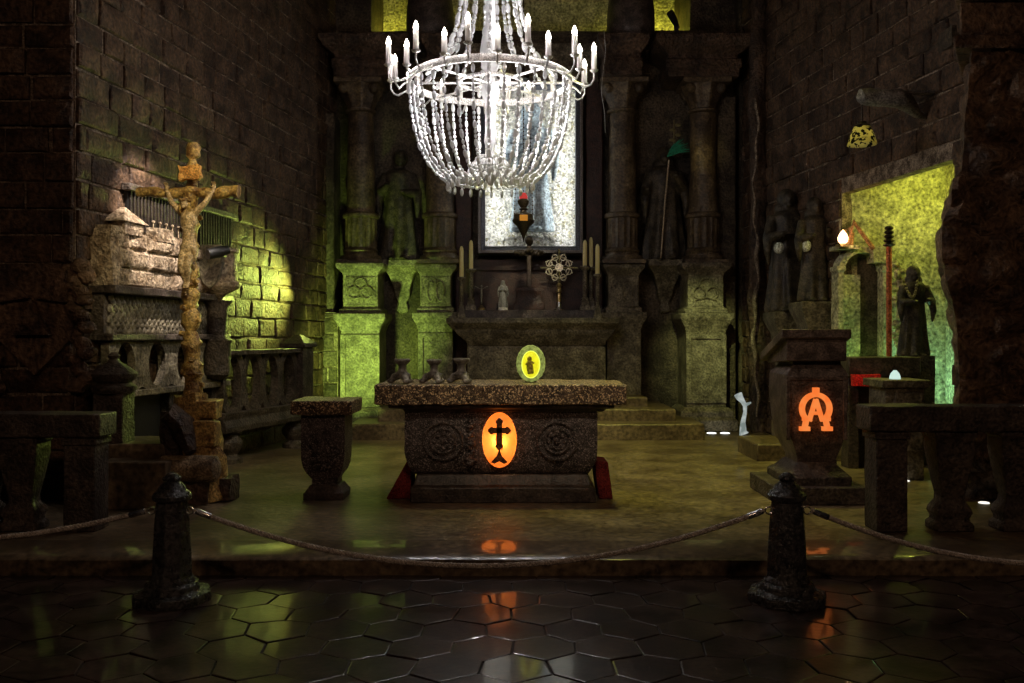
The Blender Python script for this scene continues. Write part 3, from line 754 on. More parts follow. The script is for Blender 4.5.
mb = MB(); mb.lathe([(.085,0),(.085,.02),(.05,.04),(.035,.1),(.03,.14)], (x, 13.95, ZS), 20); mb.build('foot', M_SILVER, t, smooth=40)
mb = MB(); mb.lathe([(.038,.13),(.034,.22),(.028,.26),(.05,.28),(.03,.31),(.032,.36),(.05,.38),(.02,.42),(.02,zc-ZS-.2)], (x, 13.95, ZS), 16); mb.build('stem', M_BRASSY, t, smooth=45)
M_ORN = plain('silver_gilt', (.8,.74,.58), .28, .6)
mb = MB(); mb.tube([(x+.165*math.cos(a), 13.95, zc+.165*math.sin(a)) for a in [2*PI*k/36 for k in range(36)]], .014, 6, closed=True)
for k in range(8):
    a = PI/8+k*PI/4
    mb.tube([(x+.165*math.cos(a)+.045*math.cos(b), 13.945, zc+.165*math.sin(a)+.045*math.sin(b)) for b in [2*PI*q/12 for q in range(12)]], .009, 5, closed=True)
    mb.tube([(x+.06*math.cos(a), 13.95, zc+.06*math.sin(a)), (x+.13*math.cos(a), 13.95, zc+.13*math.sin(a))], .008, 5)
    mb.ell((x+.215*math.cos(a), 13.945, zc+.215*math.sin(a)), .016, 8, 6)
mb.build('ring_of_scrolls', M_ORN, t, smooth=50)
mb = MB()
for a in (0, PI/2, PI, 3*PI/2): mb.tube([(x+.05*math.cos(a), 13.94, zc+.05*math.sin(a)), (x+.2*math.cos(a), 13.94, zc+.2*math.sin(a)), (x+.29*math.cos(a), 13.94, zc+.29*math.sin(a))], [.012, .014, .018], 6)
mb.build('rays', M_SILVER, t, smooth=50)
mb = MB(); mb.T = None
mb.tube([(x, 13.955, zc), (x, 13.925, zc)], .062, 24); mb.build('host_case', M_ORN, t)
# hanging sanctuary lamp
x = S(523.5, 12.6); Y = 12.6; t = thing('sanctuary_lamp', (x, Y, ZZ(242, Y)), 'dark hanging sanctuary lamp with a small red light and orange pane before the white picture', 'lamp')
mb = MB(); zb = ZZ(242, Y); k_ = (ZZ(200, Y)-zb)
mb.lathe([(.004,0),(.012,.05),(.03,.1),(.06,.16),(.09,.22),(.15,.27),(.16,.3),(.14,.33),(.14,.38),(.1,.4),(.05,.42),(.045,.44),(.07,.46),(.04,.48),(.075,.53),(.085,.57),(.06,.6)], (x, Y, zb), 20, fn=lambda r, a, z: r*(1+.05*math.sin(6*a)))
mb.build('bowl', M_IRON, t, smooth=40)
mb = MB(); mb.box(x-.055, x+.055, Y-.165, Y-.12, zb+.2+.08, zb+.36); mb.build('orange_pane', emit('orange_pane_light', (.75,.3,.04), .6), t)['label'] = 'small glowing orange pane'
mb = MB(); mb.lathe([(.05,.58),(.06,.62),(.045,.68),(.02,.69)], (x, Y, zb), 14); mb.build('red_glass', emit('red_glass_light', (.6,.06,.05), .8), t, smooth=50)['label'] = 'red glass light'
for s in (-1, 1, 0):
    mb = MB(); p0 = Vector((x+s*.13, Y+(.12 if s == 0 else 0), zb+.36)); p1 = Vector((x+s*.06, Y+(.05 if s == 0 else 0), 5.2)); n = 70
    for q in range(n):
        a = p0.lerp(p1, q/n); b = p0.lerp(p1, (q+1)/n); m = (a+b)/2; mb.ell(m, (.012 if q % 2 else .006, .006 if q % 2 else .012, (b-a).length*.55), 5, 4)
    mb.build('chain', M_IRON, t, smooth=60)
mb = MB(); mb.lathe([(.08,5.18-zb),(.09,5.22-zb),(.03,5.26-zb),(.01,5.4-zb),(.006,9.12-zb)], (x, Y, zb), 10); mb.build('suspension_rod', M_IRON, t, smooth=40)

# ================================================================== front altar
mx0, mx1 = S(374.5, 7.7), S(627, 7.7); acx = (mx0+mx1)/2
al = thing('stone_altar', (acx, 8.1, ZP), 'large stone altar with speckled slab top and a sarcophagus body holding a glowing orange oval', 'altar')
mb = MB(); mb.box(mx0, mx1, 7.7, 8.6, 1.0, 1.175, j=.013, cell=.05, js=12); mb.build('table_slab', M_SLAB, al, bevel=.012)
mb = MB(); mb.loft([(S(404,7.8), S(603,7.8), 7.83, 8.5, .93), (S(402,7.8), S(606,7.8), 7.82, 8.52, .955), (S(389,7.8), S(614,7.8), 7.75, 8.56, .97), (S(389,7.8), S(614,7.8), 7.75, 8.56, 1.005)]); mb.build('under_moulding', M_DARKST, al, bevel=.008)
mb = MB(); bx0, bx1 = S(405, 7.9), S(597, 7.9); z0, z1 = .36, .94; n = 22; prev = None
pr = []
for k in range(n+1):
    t_ = k/n; z = z0+(z1-z0)*t_; e = .0 if t_ > .45 else .13*(1-math.sqrt(max(0, 1-((.45-t_)/.45)**2)))
    pr.append((bx0+e, bx1-e, 7.86+e*.8, 8.46-e*.8, z))
mb.loft(pr, j=.005, cell=.045, js=11); mb.build('sarcophagus_body', M_BODY, al, smooth=50)
mb = MB(); mb.loft([(S(410,7.82), S(596,7.82), 7.82, 8.5, ZP), (S(410,7.82), S(596,7.82), 7.82, 8.5, ZP+.13), (S(413,7.85), S(592,7.85), 7.86, 8.48, ZP+.15), (S(416,7.85), S(589,7.85), 7.9, 8.44, ZP+.24)], j=.006); mb.build('plinth', M_DARKST, al, bevel=.01)
# carved rosettes left and right of the light
for px in (443, 557):
    xx, zz = S(px, 7.86), ZZ(441, 7.86); mb = MB()
    for rr in (.17, .11): mb.tube([(xx+rr*math.cos(a), 7.853, zz+rr*math.sin(a)*.95) for a in [2*PI*k/32 for k in range(32)]], .016, 6, closed=True)
    for k in range(8): a = k*PI/4; mb.ell((xx+.07*math.cos(a), 7.852, zz+.07*math.sin(a)), (.028, .016, .028), 8, 6)
    mb.ell((xx, 7.85, zz), (.03, .02, .03), 8, 6); mb.build('carved_rosette', M_BODY, al, smooth=50)
mb = MB(); 
for k in range(16): mb.ell((S(470,7.86)+.02*math.sin(k*1.9), 7.853, ZZ(463-k*2.8, 7.86)), (.035+.012*math.sin(k), .016, .022), 8, 6, amp=.012, seed=k)
mb.build('carved_spray', M_BODY, al, smooth=50)
M_OR1 = translucent('backlit_orange_salt', (.95,.42,.12), e=(.95,.19,.022), es=.72, c2=(.9,.3,.06), scale=9, fac=.85)
ox, oz = S(499.5, 7.84), ZZ(440.3, 7.84); rx, rz = .152, .244
def dome(mb, ox, oz, rx, rz, yb, d, seg=40, rings=9):
    prev = None
    for i in range(rings+1):
        b = PI/2*i/rings
        if i == rings:
            c = mb.addv((ox, yb-d, oz))
            for k in range(seg): mb.addf([prev[k], prev[(k+1) % seg], c])
            break
        ids = [mb.addv((ox+rx*math.cos(b)*math.cos(2*PI*k/seg), yb-d*math.sin(b)**.8, oz+rz*math.cos(b)*math.sin(2*PI*k/seg))) for k in range(seg)]
        if prev:
            for k in range(seg): mb.addf([prev[k], prev[(k+1) % seg], ids[(k+1) % seg], ids[k]])
        prev = ids
mb = MB(); dome(mb, ox, oz, rx, rz, 7.87, .085); ol = mb.build('lit_oval_pane', M_OR1, al, smooth=70); ol['label'] = 'glowing orange oval pane of backlit salt'
M_SIL = stone('dark_cross_relief', (.09,.03,.012), (.2,.07,.03), 20, .6, .5, 60)
mb = MB(); yo = 7.772
def pz(a, b): return (S(a, 7.8), ZZ(b, 7.8))
def rectp(a, b, c, d, y0=yo, y1=yo+.022): (x_, z_), (x2, z2) = pz(a, b), pz(c, d); mb.box(x_, x2, y0, y1, z_, z2)
rectp(496.6, 420.5, 502, 447.5); rectp(490.5, 427.6, 508.5, 433)
for cx_, cy_ in ((499.3, 421.5), (491.5, 430.3), (507.3, 430.3), (499.3, 446)):
    for dx, dy in ((-1.6, 0), (1.6, 0), (0, -1.6), (0, 1.6)):
        X_, Z_ = pz(cx_+dx, cy_+dy); mb.ell((X_, yo+.01, Z_), (.019, .012, .019), 10, 6)
rectp(498.4, 447, 500.2, 454)
X0, Z0 = pz(499.3, 453)
mb.prism([pz(498.2, 452), pz(500.4, 452), pz(502, 456), pz(507.5, 462), pz(504, 463.5), pz(499.3, 461), pz(494.6, 463.5), pz(491, 462), pz(496.6, 456)], yo+.006, yo+.03)
o = mb.build('dark_cross', M_SIL, al, smooth=40); o.parent = ol; o['label'] = 'dark chalice-footed cross standing in the orange oval'
# small notch at the bottom of the oval
# red cushions / blocks beside the plinth
def wedge(poly, y0, y1, label):
    mb = MB(); mb.prism(poly, y0, y1); o = mb.build('red_block', M_RED, bevel=.01); return tag(o, label, 'red block')
wedge([(S(386,8.0), ZP), (S(411,8.0), ZP), (S(411,8.0), ZP+.33), (S(407,8.0), ZP+.34)], 8.0, 8.35, 'dark red sloping block leaning at the left foot of the stone altar')
wedge([(S(599,8.0), ZP), (S(613,8.0), ZP), (S(608,8.0), ZP+.33), (S(594,8.0), ZP+.34)], 8.0, 8.35, 'dark red upright block beside the right foot of the stone altar')
# three squat candlesticks on the slab
def squat(x, y, h, s, label):
    z0 = 1.177; t = thing('squat_candlestick', (x, y, z0), label, 'candlestick', 'squat footed candlesticks on the stone altar')
    mb = MB()
    for k in range(3):
        a = -PI/2+k*2*PI/3+.5; d = Vector((math.cos(a), math.sin(a), 0))
        mb.tube([Vector((x, y, z0+.07))+d*.03, Vector((x, y, z0+.055))+d*.07, Vector((x, y, z0+.022))+d*.095], [.03*s, .028*s, .02*s], 8); mb.ell(Vector((x, y, z0+.022))+d*.1, (.028*s, .028*s, .022), 8, 6)
    mb.build('feet', M_GREYST, t, smooth=50)
    mb = MB(); mb.lathe([(.05*s,.05),(.062*s,.08),(.035*s,.1),(.028*s,h*.6),(.03*s,h*.75),(.05*s,h*.85)], (x, y, z0), 18, fn=lambda r, a, z: r*(1+.06*math.sin(6*a))); mb.build('stem', M_GREYST, t, smooth=45)
    mb = MB(); mb.lathe([(.04*s,h*.82),(.056*s,h*.88),(.06*s,h*.95),(.056*s,h),(.03*s,h),(.028*s,h*.93)], (x, y, z0), 20); mb.build('cup', M_GREYST, t, smooth=40)
squat(S(402,7.85), 7.87, .215, 1.2, 'squat dark candlestick on the stone altar, leftmost of three')
squat(S(434,7.87), 7.88, .21, 1.15, 'squat dark candlestick on the stone altar, middle of three')
squat(S(461.5,7.87), 7.88, .22, 1.25, 'squat dark candlestick on the stone altar, rightmost of three with a broad cup')
# glowing egg crystal
x, z = S(531, 7.95), ZZ(361.5, 7.95)-.022; eg = thing('crystal_egg_lamp', (x, 8.05, 1.177), 'glowing yellow egg-shaped salt crystal with pale rim standing on the stone altar', 'lamp')
mb = MB()
R1, R2 = (.13, .165), (.088, .128)
N = 44; fr_ = {}
for y_, kk in ((7.99, .97), (8.02, 1.0), (8.07, 1.0), (8.1, .95)):
    for nm, (a_, b_) in (('o', R1), ('i', R2)):
        fr_[nm, y_] = [mb.addv((x+a_*kk*math.cos(2*PI*k/N)*(1+.03*math.sin(k*2.7)*math.sin(y_*90)*(nm == 'o')), y_, z+.002+b_*kk*math.sin(2*PI*k/N)*(1+.02*math.sin(k*3.9)*(nm == 'o'))-(.008 if nm == 'i' else 0))) for k in range(N)]
yl = [7.99, 8.02, 8.07, 8.1]
for a_, b_ in zip(yl, yl[1:]):
    for nm in 'oi':
        for k in range(N): mb.addf([fr_[nm,a_][k], fr_[nm,a_][(k+1)%N], fr_[nm,b_][(k+1)%N], fr_[nm,b_][k]])
for y_ in (7.99, 8.1):
    for k in range(N): mb.addf([fr_['o',y_][k], fr_['o',y_][(k+1)%N], fr_['i',y_][(k+1)%N], fr_['i',y_][k]])
mb.build('crystal_rim', translucent('pale_green_crystal', (.75,.8,.5), e=(.12,.15,.04), es=.9, c2=(.2,.22,.1), scale=28, fac=.6, gloss=.15), eg, smooth=40)['label'] = 'rough pale green crystal rim'
mb = MB(); mb.ell((x, 8.045, z-.006), (.084, .03, .124), 32, 16); mb.build('lit_core', translucent('lit_yellow_salt', (.8,.75,.12), e=(.36,.36,.012), es=1.3, c2=(.5,.4,.04), scale=28, fac=.7), eg, smooth=60)['label'] = 'bright yellow lit core'
mb = MB(); mb.tube([(x+.08*math.cos(a), 8.018, z-.006+.12*math.sin(a)) for a in [2*PI*k/40 for k in range(40)]], .005, 6, closed=True); mb.build('light_ring', emit('yellow_edge_light', (.8,.9,.1), 1.3), eg, smooth=60)['label'] = 'thin bright yellow edge light'
mb = MB(); mb.ell((x-.012, 8.015, z+.045), (.022, .012, .022), 10, 8); mb.tube([(x-.012, 8.018, z+.03), (x-.008, 8.018, z-.03), (x, 8.02, z-.09)], [.02, .032, .028], 8); mb.tube([(x-.02, 8.01, z+.02), (x-.045, 8.01, z-.01)], .01, 6); mb.tube([(x, 8.01, z+.02), (x+.03, 8.01, z+.005)], .01, 6)
mb.build('carved_figure', stone('shadowed_yellow_salt', (.35,.3,.04), (.6,.5,.08), 30, .5, .5), eg, smooth=50)
mb = MB(); mb.box(x-.05, x+.05, 8.01, 8.09, 1.175, z-R1[1]+.02); mb.build('small_foot', M_DARKST, eg)

# ================================================================== free-standing pieces on the platform
def moulded_stand(px0, px1, yf, label):
    x0, x1 = S(px0, yf), S(px1, yf); cx = (x0+x1)/2; h = (x1-x0)/2; cy = yf+h
    t = thing('stone_credence', (cx, cy, ZP), label, 'stone table')
    zt = ZZ(401, yf)
    def r(k, z): return (cx-h*k, cx+h*k, cy-h*k, cy+h*k, z)
    mb = MB(); mb.loft([r(.97, zt-.125), r(1, zt-.11), r(1, zt)], j=.01, cell=.06); mb.build('top_slab', M_SLAB, t, bevel=.01)
    mb = MB(); pr = [(.42,.12),(.42,.17),(.48,.2),(.58,.24),(.66,.3),(.7,.37),(.71,.5),(.71,.7),(.7,zt-.125-ZP)]
    mb.loft([r(a, ZP+b) for a, b in pr], j=.008, cell=.05); mb.build('body', M_BODY, t, smooth=45)
    mb = MB(); mb.loft([r(.66, ZP), r(.66, ZP+.06), r(.6, ZP+.08), r(.48, ZP+.13)], j=.006, cell=.07); mb.build('foot', M_DARKST, t, bevel=.008)
    mb = MB()
    for k in range(12): a = 2*PI*k/12; mb.ell((cx+.11*math.cos(a), cy-h*.71-.0, ZP+.42+.13*math.sin(a)), (.034, .016, .03), 8, 6, amp=.01, seed=k)
    for k in range(5): mb.ell((cx+.05*math.sin(k*2), cy-h*.71, ZP+.36+.04*k), (.04, .016, .025), 8, 6, amp=.01, seed=k)
    mb.build('carved_relief', M_BODY, t, smooth=50)
moulded_stand(290, 352, 7.85, 'small stone table with rough slab top and bulging carved foot left of the main altar')

# lectern
lx = S(815, 7.95); le = thing('stone_lectern', (lx, 8.2, ZP), 'massive dark stone lectern with a glowing orange letter A inside an omega', 'lectern')
mb = MB(); mb.box(S(778,7.7), S(870,7.7), 7.7, 8.62, ZP, ZP+.15, j=.006, cell=.08); mb.build('lower_plinth', M_RAIL, le, bevel=.01)
mb = MB(); mb.loft([(S(788,7.85), S(851,7.85), 7.82, 8.5, ZP+.145), (S(788,7.85), S(851,7.85), 7.82, 8.5, ZP+.22), (S(793,7.9), S(846,7.9), 7.92, 8.44, ZP+.26), (S(800,7.9), S(838,7.9), 7.98, 8.38, ZP+.33)], j=.005, cell=.07); mb.build('upper_plinth', M_RAIL, le, bevel=.01)
def lr(a, b, y0, y1, py): return (S(a, 7.95), S(b, 7.95), y0, y1, ZZ(py, 7.95))
mb = MB(); mb.loft([lr(799,839,8.0,8.36,476), lr(799,839,8.0,8.36,458), lr(795,842,7.97,8.4,448), lr(790,845,7.95,8.42,436), lr(787,846,7.93,8.43,420), lr(785,847,7.92,8.44,400), lr(785,847,7.92,8.44,378)], j=.004, cell=.05); mb.build('body', M_LECT, le, smooth=45)
mb = MB(); mb.loft([lr(785,847,7.92,8.44,378.5), lr(785,847,7.92,8.44,374), lr(794,842,7.98,8.4,364), lr(794,842,7.98,8.4,360)], j=.003); mb.build('shoulder', M_LECT, le, bevel=.008)
# sloping desk, high edge to the front
mb = MB(); xa_, xb_ = S(786, 7.9), S(846, 7.9)
A = [(7.88, ZZ(361,7.88)), (7.88, ZZ(338,7.88)), (8.48, ZZ(338,7.88)-.19), (8.48, ZZ(361,7.88)-.03)]
mb.prism([(p[0], p[1]) for p in A], xa_, xb_, plane='yz'); mb.build('desk_box', M_LECT, le, bevel=.008)
mb = MB(); xa_, xb_ = S(780, 7.9), S(849, 7.9)
A = [(7.84, ZZ(338,7.88)), (7.84, ZZ(329,7.88)), (8.54, ZZ(329,7.88)-.22), (8.54, ZZ(338,7.88)-.22)]
mb.prism([(p[0], p[1]) for p in A], xa_, xb_, plane='yz'); mb.build('desk_top', M_LECT, le, bevel=.008)
mb = MB()
for a, b, c, d in ((786, 846, 376, 380), (786, 790, 380, 440), (843, 847, 380, 440)): mb.box(S(a,7.92), S(b,7.92), 7.905, 7.93, ZZ(c,7.92), ZZ(d,7.92))
mb.build('raised_border', M_LECT, le, bevel=.004)
# alpha and omega sign
M_OR2 = emit('orange_sign_light', (1.0,.2,.035), .95, c2=(1.0,.27,.06), scale=10)
mb = MB(); Y = 7.915; k_ = Y/900
cx_, cy_ = 815.2, 408.5
def arc(a0, a1, ro, ri, n=36):
    o_, i_ = [], []
    for q in range(n+1):
        a = math.radians(a0+(a1-a0)*q/n); o_.append((cx_+ro*math.cos(a)*.98, cy_-ro*math.sin(a))); i_.append((cx_+ri*math.cos(a)*.98, cy_-ri*math.sin(a)))
    return o_, i_
def quadstrip(o_, i_, y0=Y-.035, y1=Y+.01):
    fo = [mb.addv((S(p[0], Y), y0, ZZ(p[1], Y))) for p in o_]; fi = [mb.addv((S(p[0], Y), y0, ZZ(p[1], Y))) for p in i_]
    bo = [mb.addv((S(p[0], Y), y1, ZZ(p[1], Y))) for p in o_]; bi = [mb.addv((S(p[0], Y), y1, ZZ(p[1], Y))) for p in i_]
    n = len(o_)
    for q in range(n-1):
        mb.addf([fo[q], fo[q+1], fi[q+1], fi[q]]); mb.addf([bo[q], bi[q], bi[q+1], bo[q+1]])
        mb.addf([fo[q], bo[q], bo[q+1], fo[q+1]]); mb.addf([fi[q], fi[q+1], bi[q+1], bi[q]])
    mb.addf([fo[0], fi[0], bi[0], bo[0]]); mb.addf([fo[-1], bo[-1], bi[-1], fi[-1]])
o_, i_ = arc(-52, 232, 16.4, 11.6); quadstrip(o_, i_)
def bar(a, b, w):
    a = Vector(a); b = Vector(b); d = (b-a).normalized(); n_ = Vector((-d.y, d.x))*w/2
    quadstrip([tuple(a+n_), tuple(b+n_)], [tuple(a-n_), tuple(b-n_)], Y-.037, Y+.008)
bar((799, 428.5), (809, 428.5), 4.2); bar((821.5, 428.5), (831.5, 428.5), 4.2)      # feet of the omega
bar((802, 419), (811, 419), 3.6); bar((820, 419), (829.5, 419), 3.6)
bar((806, 418), (804, 428), 4.6); bar((824.5, 418), (827, 428), 4.6)
bar((815.2, 399), (808.5, 421), 3.6); bar((815.2, 399), (822, 421), 3.6); bar((810.5, 413), (820, 413), 3)   # letter A
bar((815.2, 387.5), (815.2, 394), 6)
sg = mb.build('alpha_omega_sign', M_OR2, le); sg['label'] = 'glowing orange letter A inside an omega ring'

# low stone rails at both sides
def vase(mb, x, y, z0, z1, w):
    h = z1-z0
    pr = [(.95,0),(.95,.07),(.8,.1),(.78,.13),(.9,.18),(.86,.22),(.62,.3),(.6,.36),(.74,.5),(.9,.68),(1.0,.82),(1.0,.93),(1.08,.95),(1.08,1.0)]
    mb.loft([(x-w*a, x+w*a, y-w*a*.8, y+w*a*.8, z0+h*b) for a, b in pr])
def rail(name, xs, yf, beam, post, vases, label, endx):
    zt = ZZ(beam[0], yf); zb = ZZ(beam[1], yf); t = thing(name, ((xs[0]+xs[1])/2, yf+.15, ZP), label, 'balustrade')
    mb = MB(); mb.box(xs[0], xs[1], yf, yf+.3, zb, zt, j=.008, cell=.08); mb.build('top_beam', M_RAIL, t, bevel=.012)
    mb = MB(); mb.box(post[0], post[1], yf+.03, yf+.27, ZP, zb, j=.006, cell=.1); mb.build('end_post', M_RAIL, t, bevel=.01)
    mb = MB(); mb.box(post[0]-.015, post[1]+.015, yf+.015, yf+.285, zb-.06, zb-.005); mb.build('post_cap', M_RAIL, t, bevel=.01)
    for vx in vases: mb = MB(); vase(mb, vx, yf+.15, ZP, zb, .145); mb.build('baluster', M_RAIL, t, bevel=.012)
YR = 6.72
rail('stone_railing', (-4.9, S(98,6.6)), YR-.1, (414.5,438), (S(68,YR), S(99,YR)), [S(28,YR+.1), S(-12,YR+.1), S(-52,YR+.1)], 'low dark stone railing with square end post at the left edge', 0)
rail('stone_railing', (S(872,6.6), 4.7), YR-.1, (406.5,432), (S(873,YR), S(904,YR)), [S(946,YR+.1), S(1010,YR+.1), S(1066,YR+.1)], 'low dark stone railing with square end post at the right edge', 0)

# rope posts and ropes
def rope_post(px, label):
    Y = 5.43; x = S(px, Y); t = thing('rope_post', (x, Y, 0), label, 'post', 'dark carved posts carrying the rope')
    mb = MB(); mb.lathe([(.235,-.004),(.24,.03),(.235,.055),(.17,.065),(.165,.1),(.15,.115)], (x, Y, 0), 8, fn=lambda r, a, z: r); mb.build('octagonal_foot', M_POST, t, smooth=25, bevel=.006)
    mb = MB(); mb.lathe([(.14,.1),(.138,.125),(.122,.15),(.118,.3),(.105,.5),(.095,.6),(.1,.61)], (x, Y, 0), 8, fn=lambda r, a, z: r); mb.build('shaft', M_POST, t, smooth=25, bevel=.006)
    mb = MB(); mb.lathe([(.095,.6),(.112,.61),(.115,.635),(.1,.655),(.085,.665),(.075,.69),(.05,.715),(.03,.72)], (x, Y, 0), 20); mb.build('collar', M_POST, t, smooth=40)
    mb = MB(); mb.ell((x, Y, .74), (.042, .042, .035), 14, 10)
    for k in range(6): a = k*PI/3+.3; mb.ell((x+.04*math.cos(a), Y+.04*math.sin(a), .735), .016, 8, 6)
    mb.build('finial', M_POST, t, smooth=50)
    for s in (-1, 1):
        mb = MB(); q = Vector((x+s*.115, Y-.02, .545)); mb.tube([q+Vector((s*.022*math.cos(a), 0, .022*math.sin(a))) for a in [2*PI*k/16 for k in range(16)]], .0045, 6, closed=True); mb.build('rope_ring', M_SILVER, t, smooth=50)
    return x, Y
pL = rope_post(172, 'dark octagonal carved post on the tiles at the left, carrying the rope')
pR = rope_post(787, 'dark octagonal carved post on the tiles at the right, carrying the rope')
def rope(p0, p1, sag, label, n=150):
    p0, p1 = Vector(p0), Vector(p1); L = (p1-p0).length
    t = thing('rope', tuple(p0), label, 'rope', 'twisted barrier ropes')
    C = []
    for i in range(n+1):
        q = i/n; p = p0.lerp(p1, q); p.z -= sag*4*q*(1-q); C.append(p)
    mb = MB(); d0 = (p1-p0).normalized(); s_ = Vector((-d0.y, d0.x, 0)); turns = L*14
    for k in range(3):
        pts = []
        for i, p in enumerate(C):
            a = 2*PI*(turns*i/n+k/3); pts.append(p+s_*math.cos(a)*.0085+Vector((0,0,1))*math.sin(a)*.0085)
        mb.tube(pts, .0095, 6)
    mb.build('twisted_cord', M_ROPE, t, smooth=60)
    for a, b, c in ((0, 4, 1), (n, n-4, -1)):
        e = C[a]; f = C[b]; d = (f-e).normalized(); mb = MB(); mb.tube([e+d*.0, e+d*.012, e+d*.1, e+d*.11], [.008, .019, .019, .012], 12); mb.build('end_ferrule', M_SILVER, t, smooth=40)['label'] = 'short polished metal end of the rope'
rope((pL[0]+.145, pL[1]-.02, .545), (pR[0]-.145, pR[1]-.02, .545), .333, 'long pale twisted rope hanging between the two dark posts', 420)
rope((-4.6, 5.2, .545), (pL[0]-.145, pL[1]-.02, .545), .16, 'twisted rope running from the left post out of view to the left', 300)
rope((pR[0]+.145, pR[1]-.02, .545), (4.6, 5.2, .545), .3, 'twisted rope running from the right post out of view to the right', 300)
# ================================================================== tall crucifix on the left
Y = 7.96; cx = S(189, Y)
cr = thing('standing_crucifix', (cx, Y, ZP), 'tall rough gilded wooden crucifix with carved figure standing in broken rock at the left', 'crucifix')
mb = MB(); n = 60
def logpt(py): return Vector((S(194-(py-143)*.0-4*math.sin((py-143)*.012), Y), Y, ZZ(py, Y)))
pts = [logpt(143+(400-143)*k/n) for k in range(n+1)]
rad = [.05+.032*(k/n)+.012*math.sin(k*1.1)+.01*math.sin(k*2.7) for k in range(n+1)]
mb.tube(pts, rad, 14)
for k, p in enumerate(mb.v): mb.v[k] = p+nz(p, 12)*.022
for k in range(14): # knots and cut branch stubs
    p = pts[18+k*3]; a = k*2.4; d = Vector((math.cos(a), -abs(math.sin(a)), .25)); mb.tube([p, p+d*.1], [.035, .022], 7)
mb.build('log_upright', M_GOLD, cr, smooth=50)
mb = MB(); z = ZZ(193, Y); n = 30
x0, x1 = S(139, Y), S(240, Y)
pts = [Vector((x0+(x1-x0)*k/n, Y-.03, z+.01*math.sin(k*.5))) for k in range(n+1)]
mb.tube(pts, [.042+.006*math.sin(k*1.3)+.012*(k/n) for k in range(n+1)], 12)
for k, p in enumerate(mb.v): mb.v[k] = p+nz(p, 14)*.012
mb.build('log_crossbeam', M_GOLD, cr, smooth=50)
mb = MB(); q = []
sc = [(178,165),(182,167),(198,164),(201,166),(200,171),(202,177),(198,180),(186,179),(180,182),(178,178),(180,172)]
mb.prism([(S(a, Y-.12), ZZ(b, Y-.12)) for a, b in sc], Y-.14, Y-.08); ti = mb.build('title_board', stone('orange_brown_wood', (.5,.22,.05), (.85,.45,.13), 14, .5, .6, 60), cr, bevel=.006)
# figure
def P2(px, py, dy=0): return Vector((S(px, Y-.12), Y-.12+dy, ZZ(py, Y-.12)))
mb = MB()
hl, hr = P2(165, 189, .03), P2(213, 188, .03)
sl, sr = P2(182, 213, 0), P2(195.5, 213, 0)
el, er = P2(172.5, 203, -.02), P2(206, 203, -.02)
for sh, e_, ha in ((sl, el, hl), (sr, er, hr)):
    mb.tube([sh, sh.lerp(e_, .4), e_, e_.lerp(ha, .5), ha], [.034, .031, .024, .022, .013], 10)
    mb.ell(ha+Vector((0, 0, .015)), (.017, .012, .022), 8, 6)
    s = -1 if ha is hl else 1
    for f in range(4): mb.tube([ha+Vector(((f-1.5)*.009, 0, .03)), ha+Vector(((f-1.5)*.012, -.008, .05+.004*math.sin(f+1))), ha+Vector(((f-1.5)*.012, -.024, .056))], .0052, 5)
    mb.tube([ha+Vector((-s*.012, -.003, .008)), ha+Vector((-s*.032, -.01, .026))], .0056, 5)
ch, wa, pe = P2(189, 218), P2(188.5, 233), P2(189, 246)
mb.tube([P2(188.8, 209), ch, P2(188.5, 225), wa, pe, P2(189, 251)], [.04, .072, .068, .05, .06, .05], 16)
for s, q0 in ((-1, sl), (1, sr)): mb.ell(q0, (.036, .032, .034), 10, 8)
for k in range(4):
    for s in (-1, 1): mb.tube([P2(189, 220+k*2.5, -.062), P2(189+s*5.5, 221+k*2.8, -.045)], .006, 5)
for s in (-1, 1):
    hip, kn, an, to = P2(189+s*3.2, 249), P2(187+s*3.0, 266, -.075), P2(187.6+s*1.2, 283, -.02), P2(187.6+s*1.5, 289, -.05)
    mb.tube([hip, hip.lerp(kn, .5), kn, kn.lerp(an, .35), kn.lerp(an, .8), an, to], [.047, .044, .032, .033, .02, .018, .015], 10)
hd = P2(186.5, 204, -.045)
mb.tube([P2(188.8, 210), hd], [.024, .024], 8); mb.ell(hd, (.036, .042, .048), 14, 10)
mb.ell(hd+Vector((-.003, -.042, -.008)), (.006, .01, .011), 6, 5); mb.ell(hd+Vector((-.003, -.034, -.036)), (.016, .014, .014), 6, 5)
cor = mb.build('crucified_figure', M_GOLDF, cr, remesh=.0055)
mb = MB(); mb.ell(hd+Vector((0, .014, .012)), (.044, .042, .047), 12, 8, amp=.008, js=30)
for s in (-1, 1): mb.tube([hd+Vector((s*.03, .01, 0)), hd+Vector((s*.042, 0, -.05)), hd+Vector((s*.04, .01, -.09))], [.02, .018, .006], 7)
o = mb.build('hair', M_GOLD, cr, smooth=50)
mb = MB(); mb.tube([hd+Vector((.046*math.cos(a), .046*math.sin(a)+.004, .026+.008*math.sin(a*5))) for a in [2*PI*k/24 for k in range(24)]], .009, 6, closed=True); mb.build('thorn_crown', M_GOLD, cr, smooth=50)
mb = MB(); mb.tube([P2(189, 243.5), P2(189, 248), P2(189, 254)], [.066, .075, .066], 16)
mb.tube([P2(193, 247, -.05), P2(196.5, 254, -.04), P2(195.5, 262, -.02)], [.02, .026, .008], 8); mb.build('loincloth', M_GOLDF, cr, smooth=50)
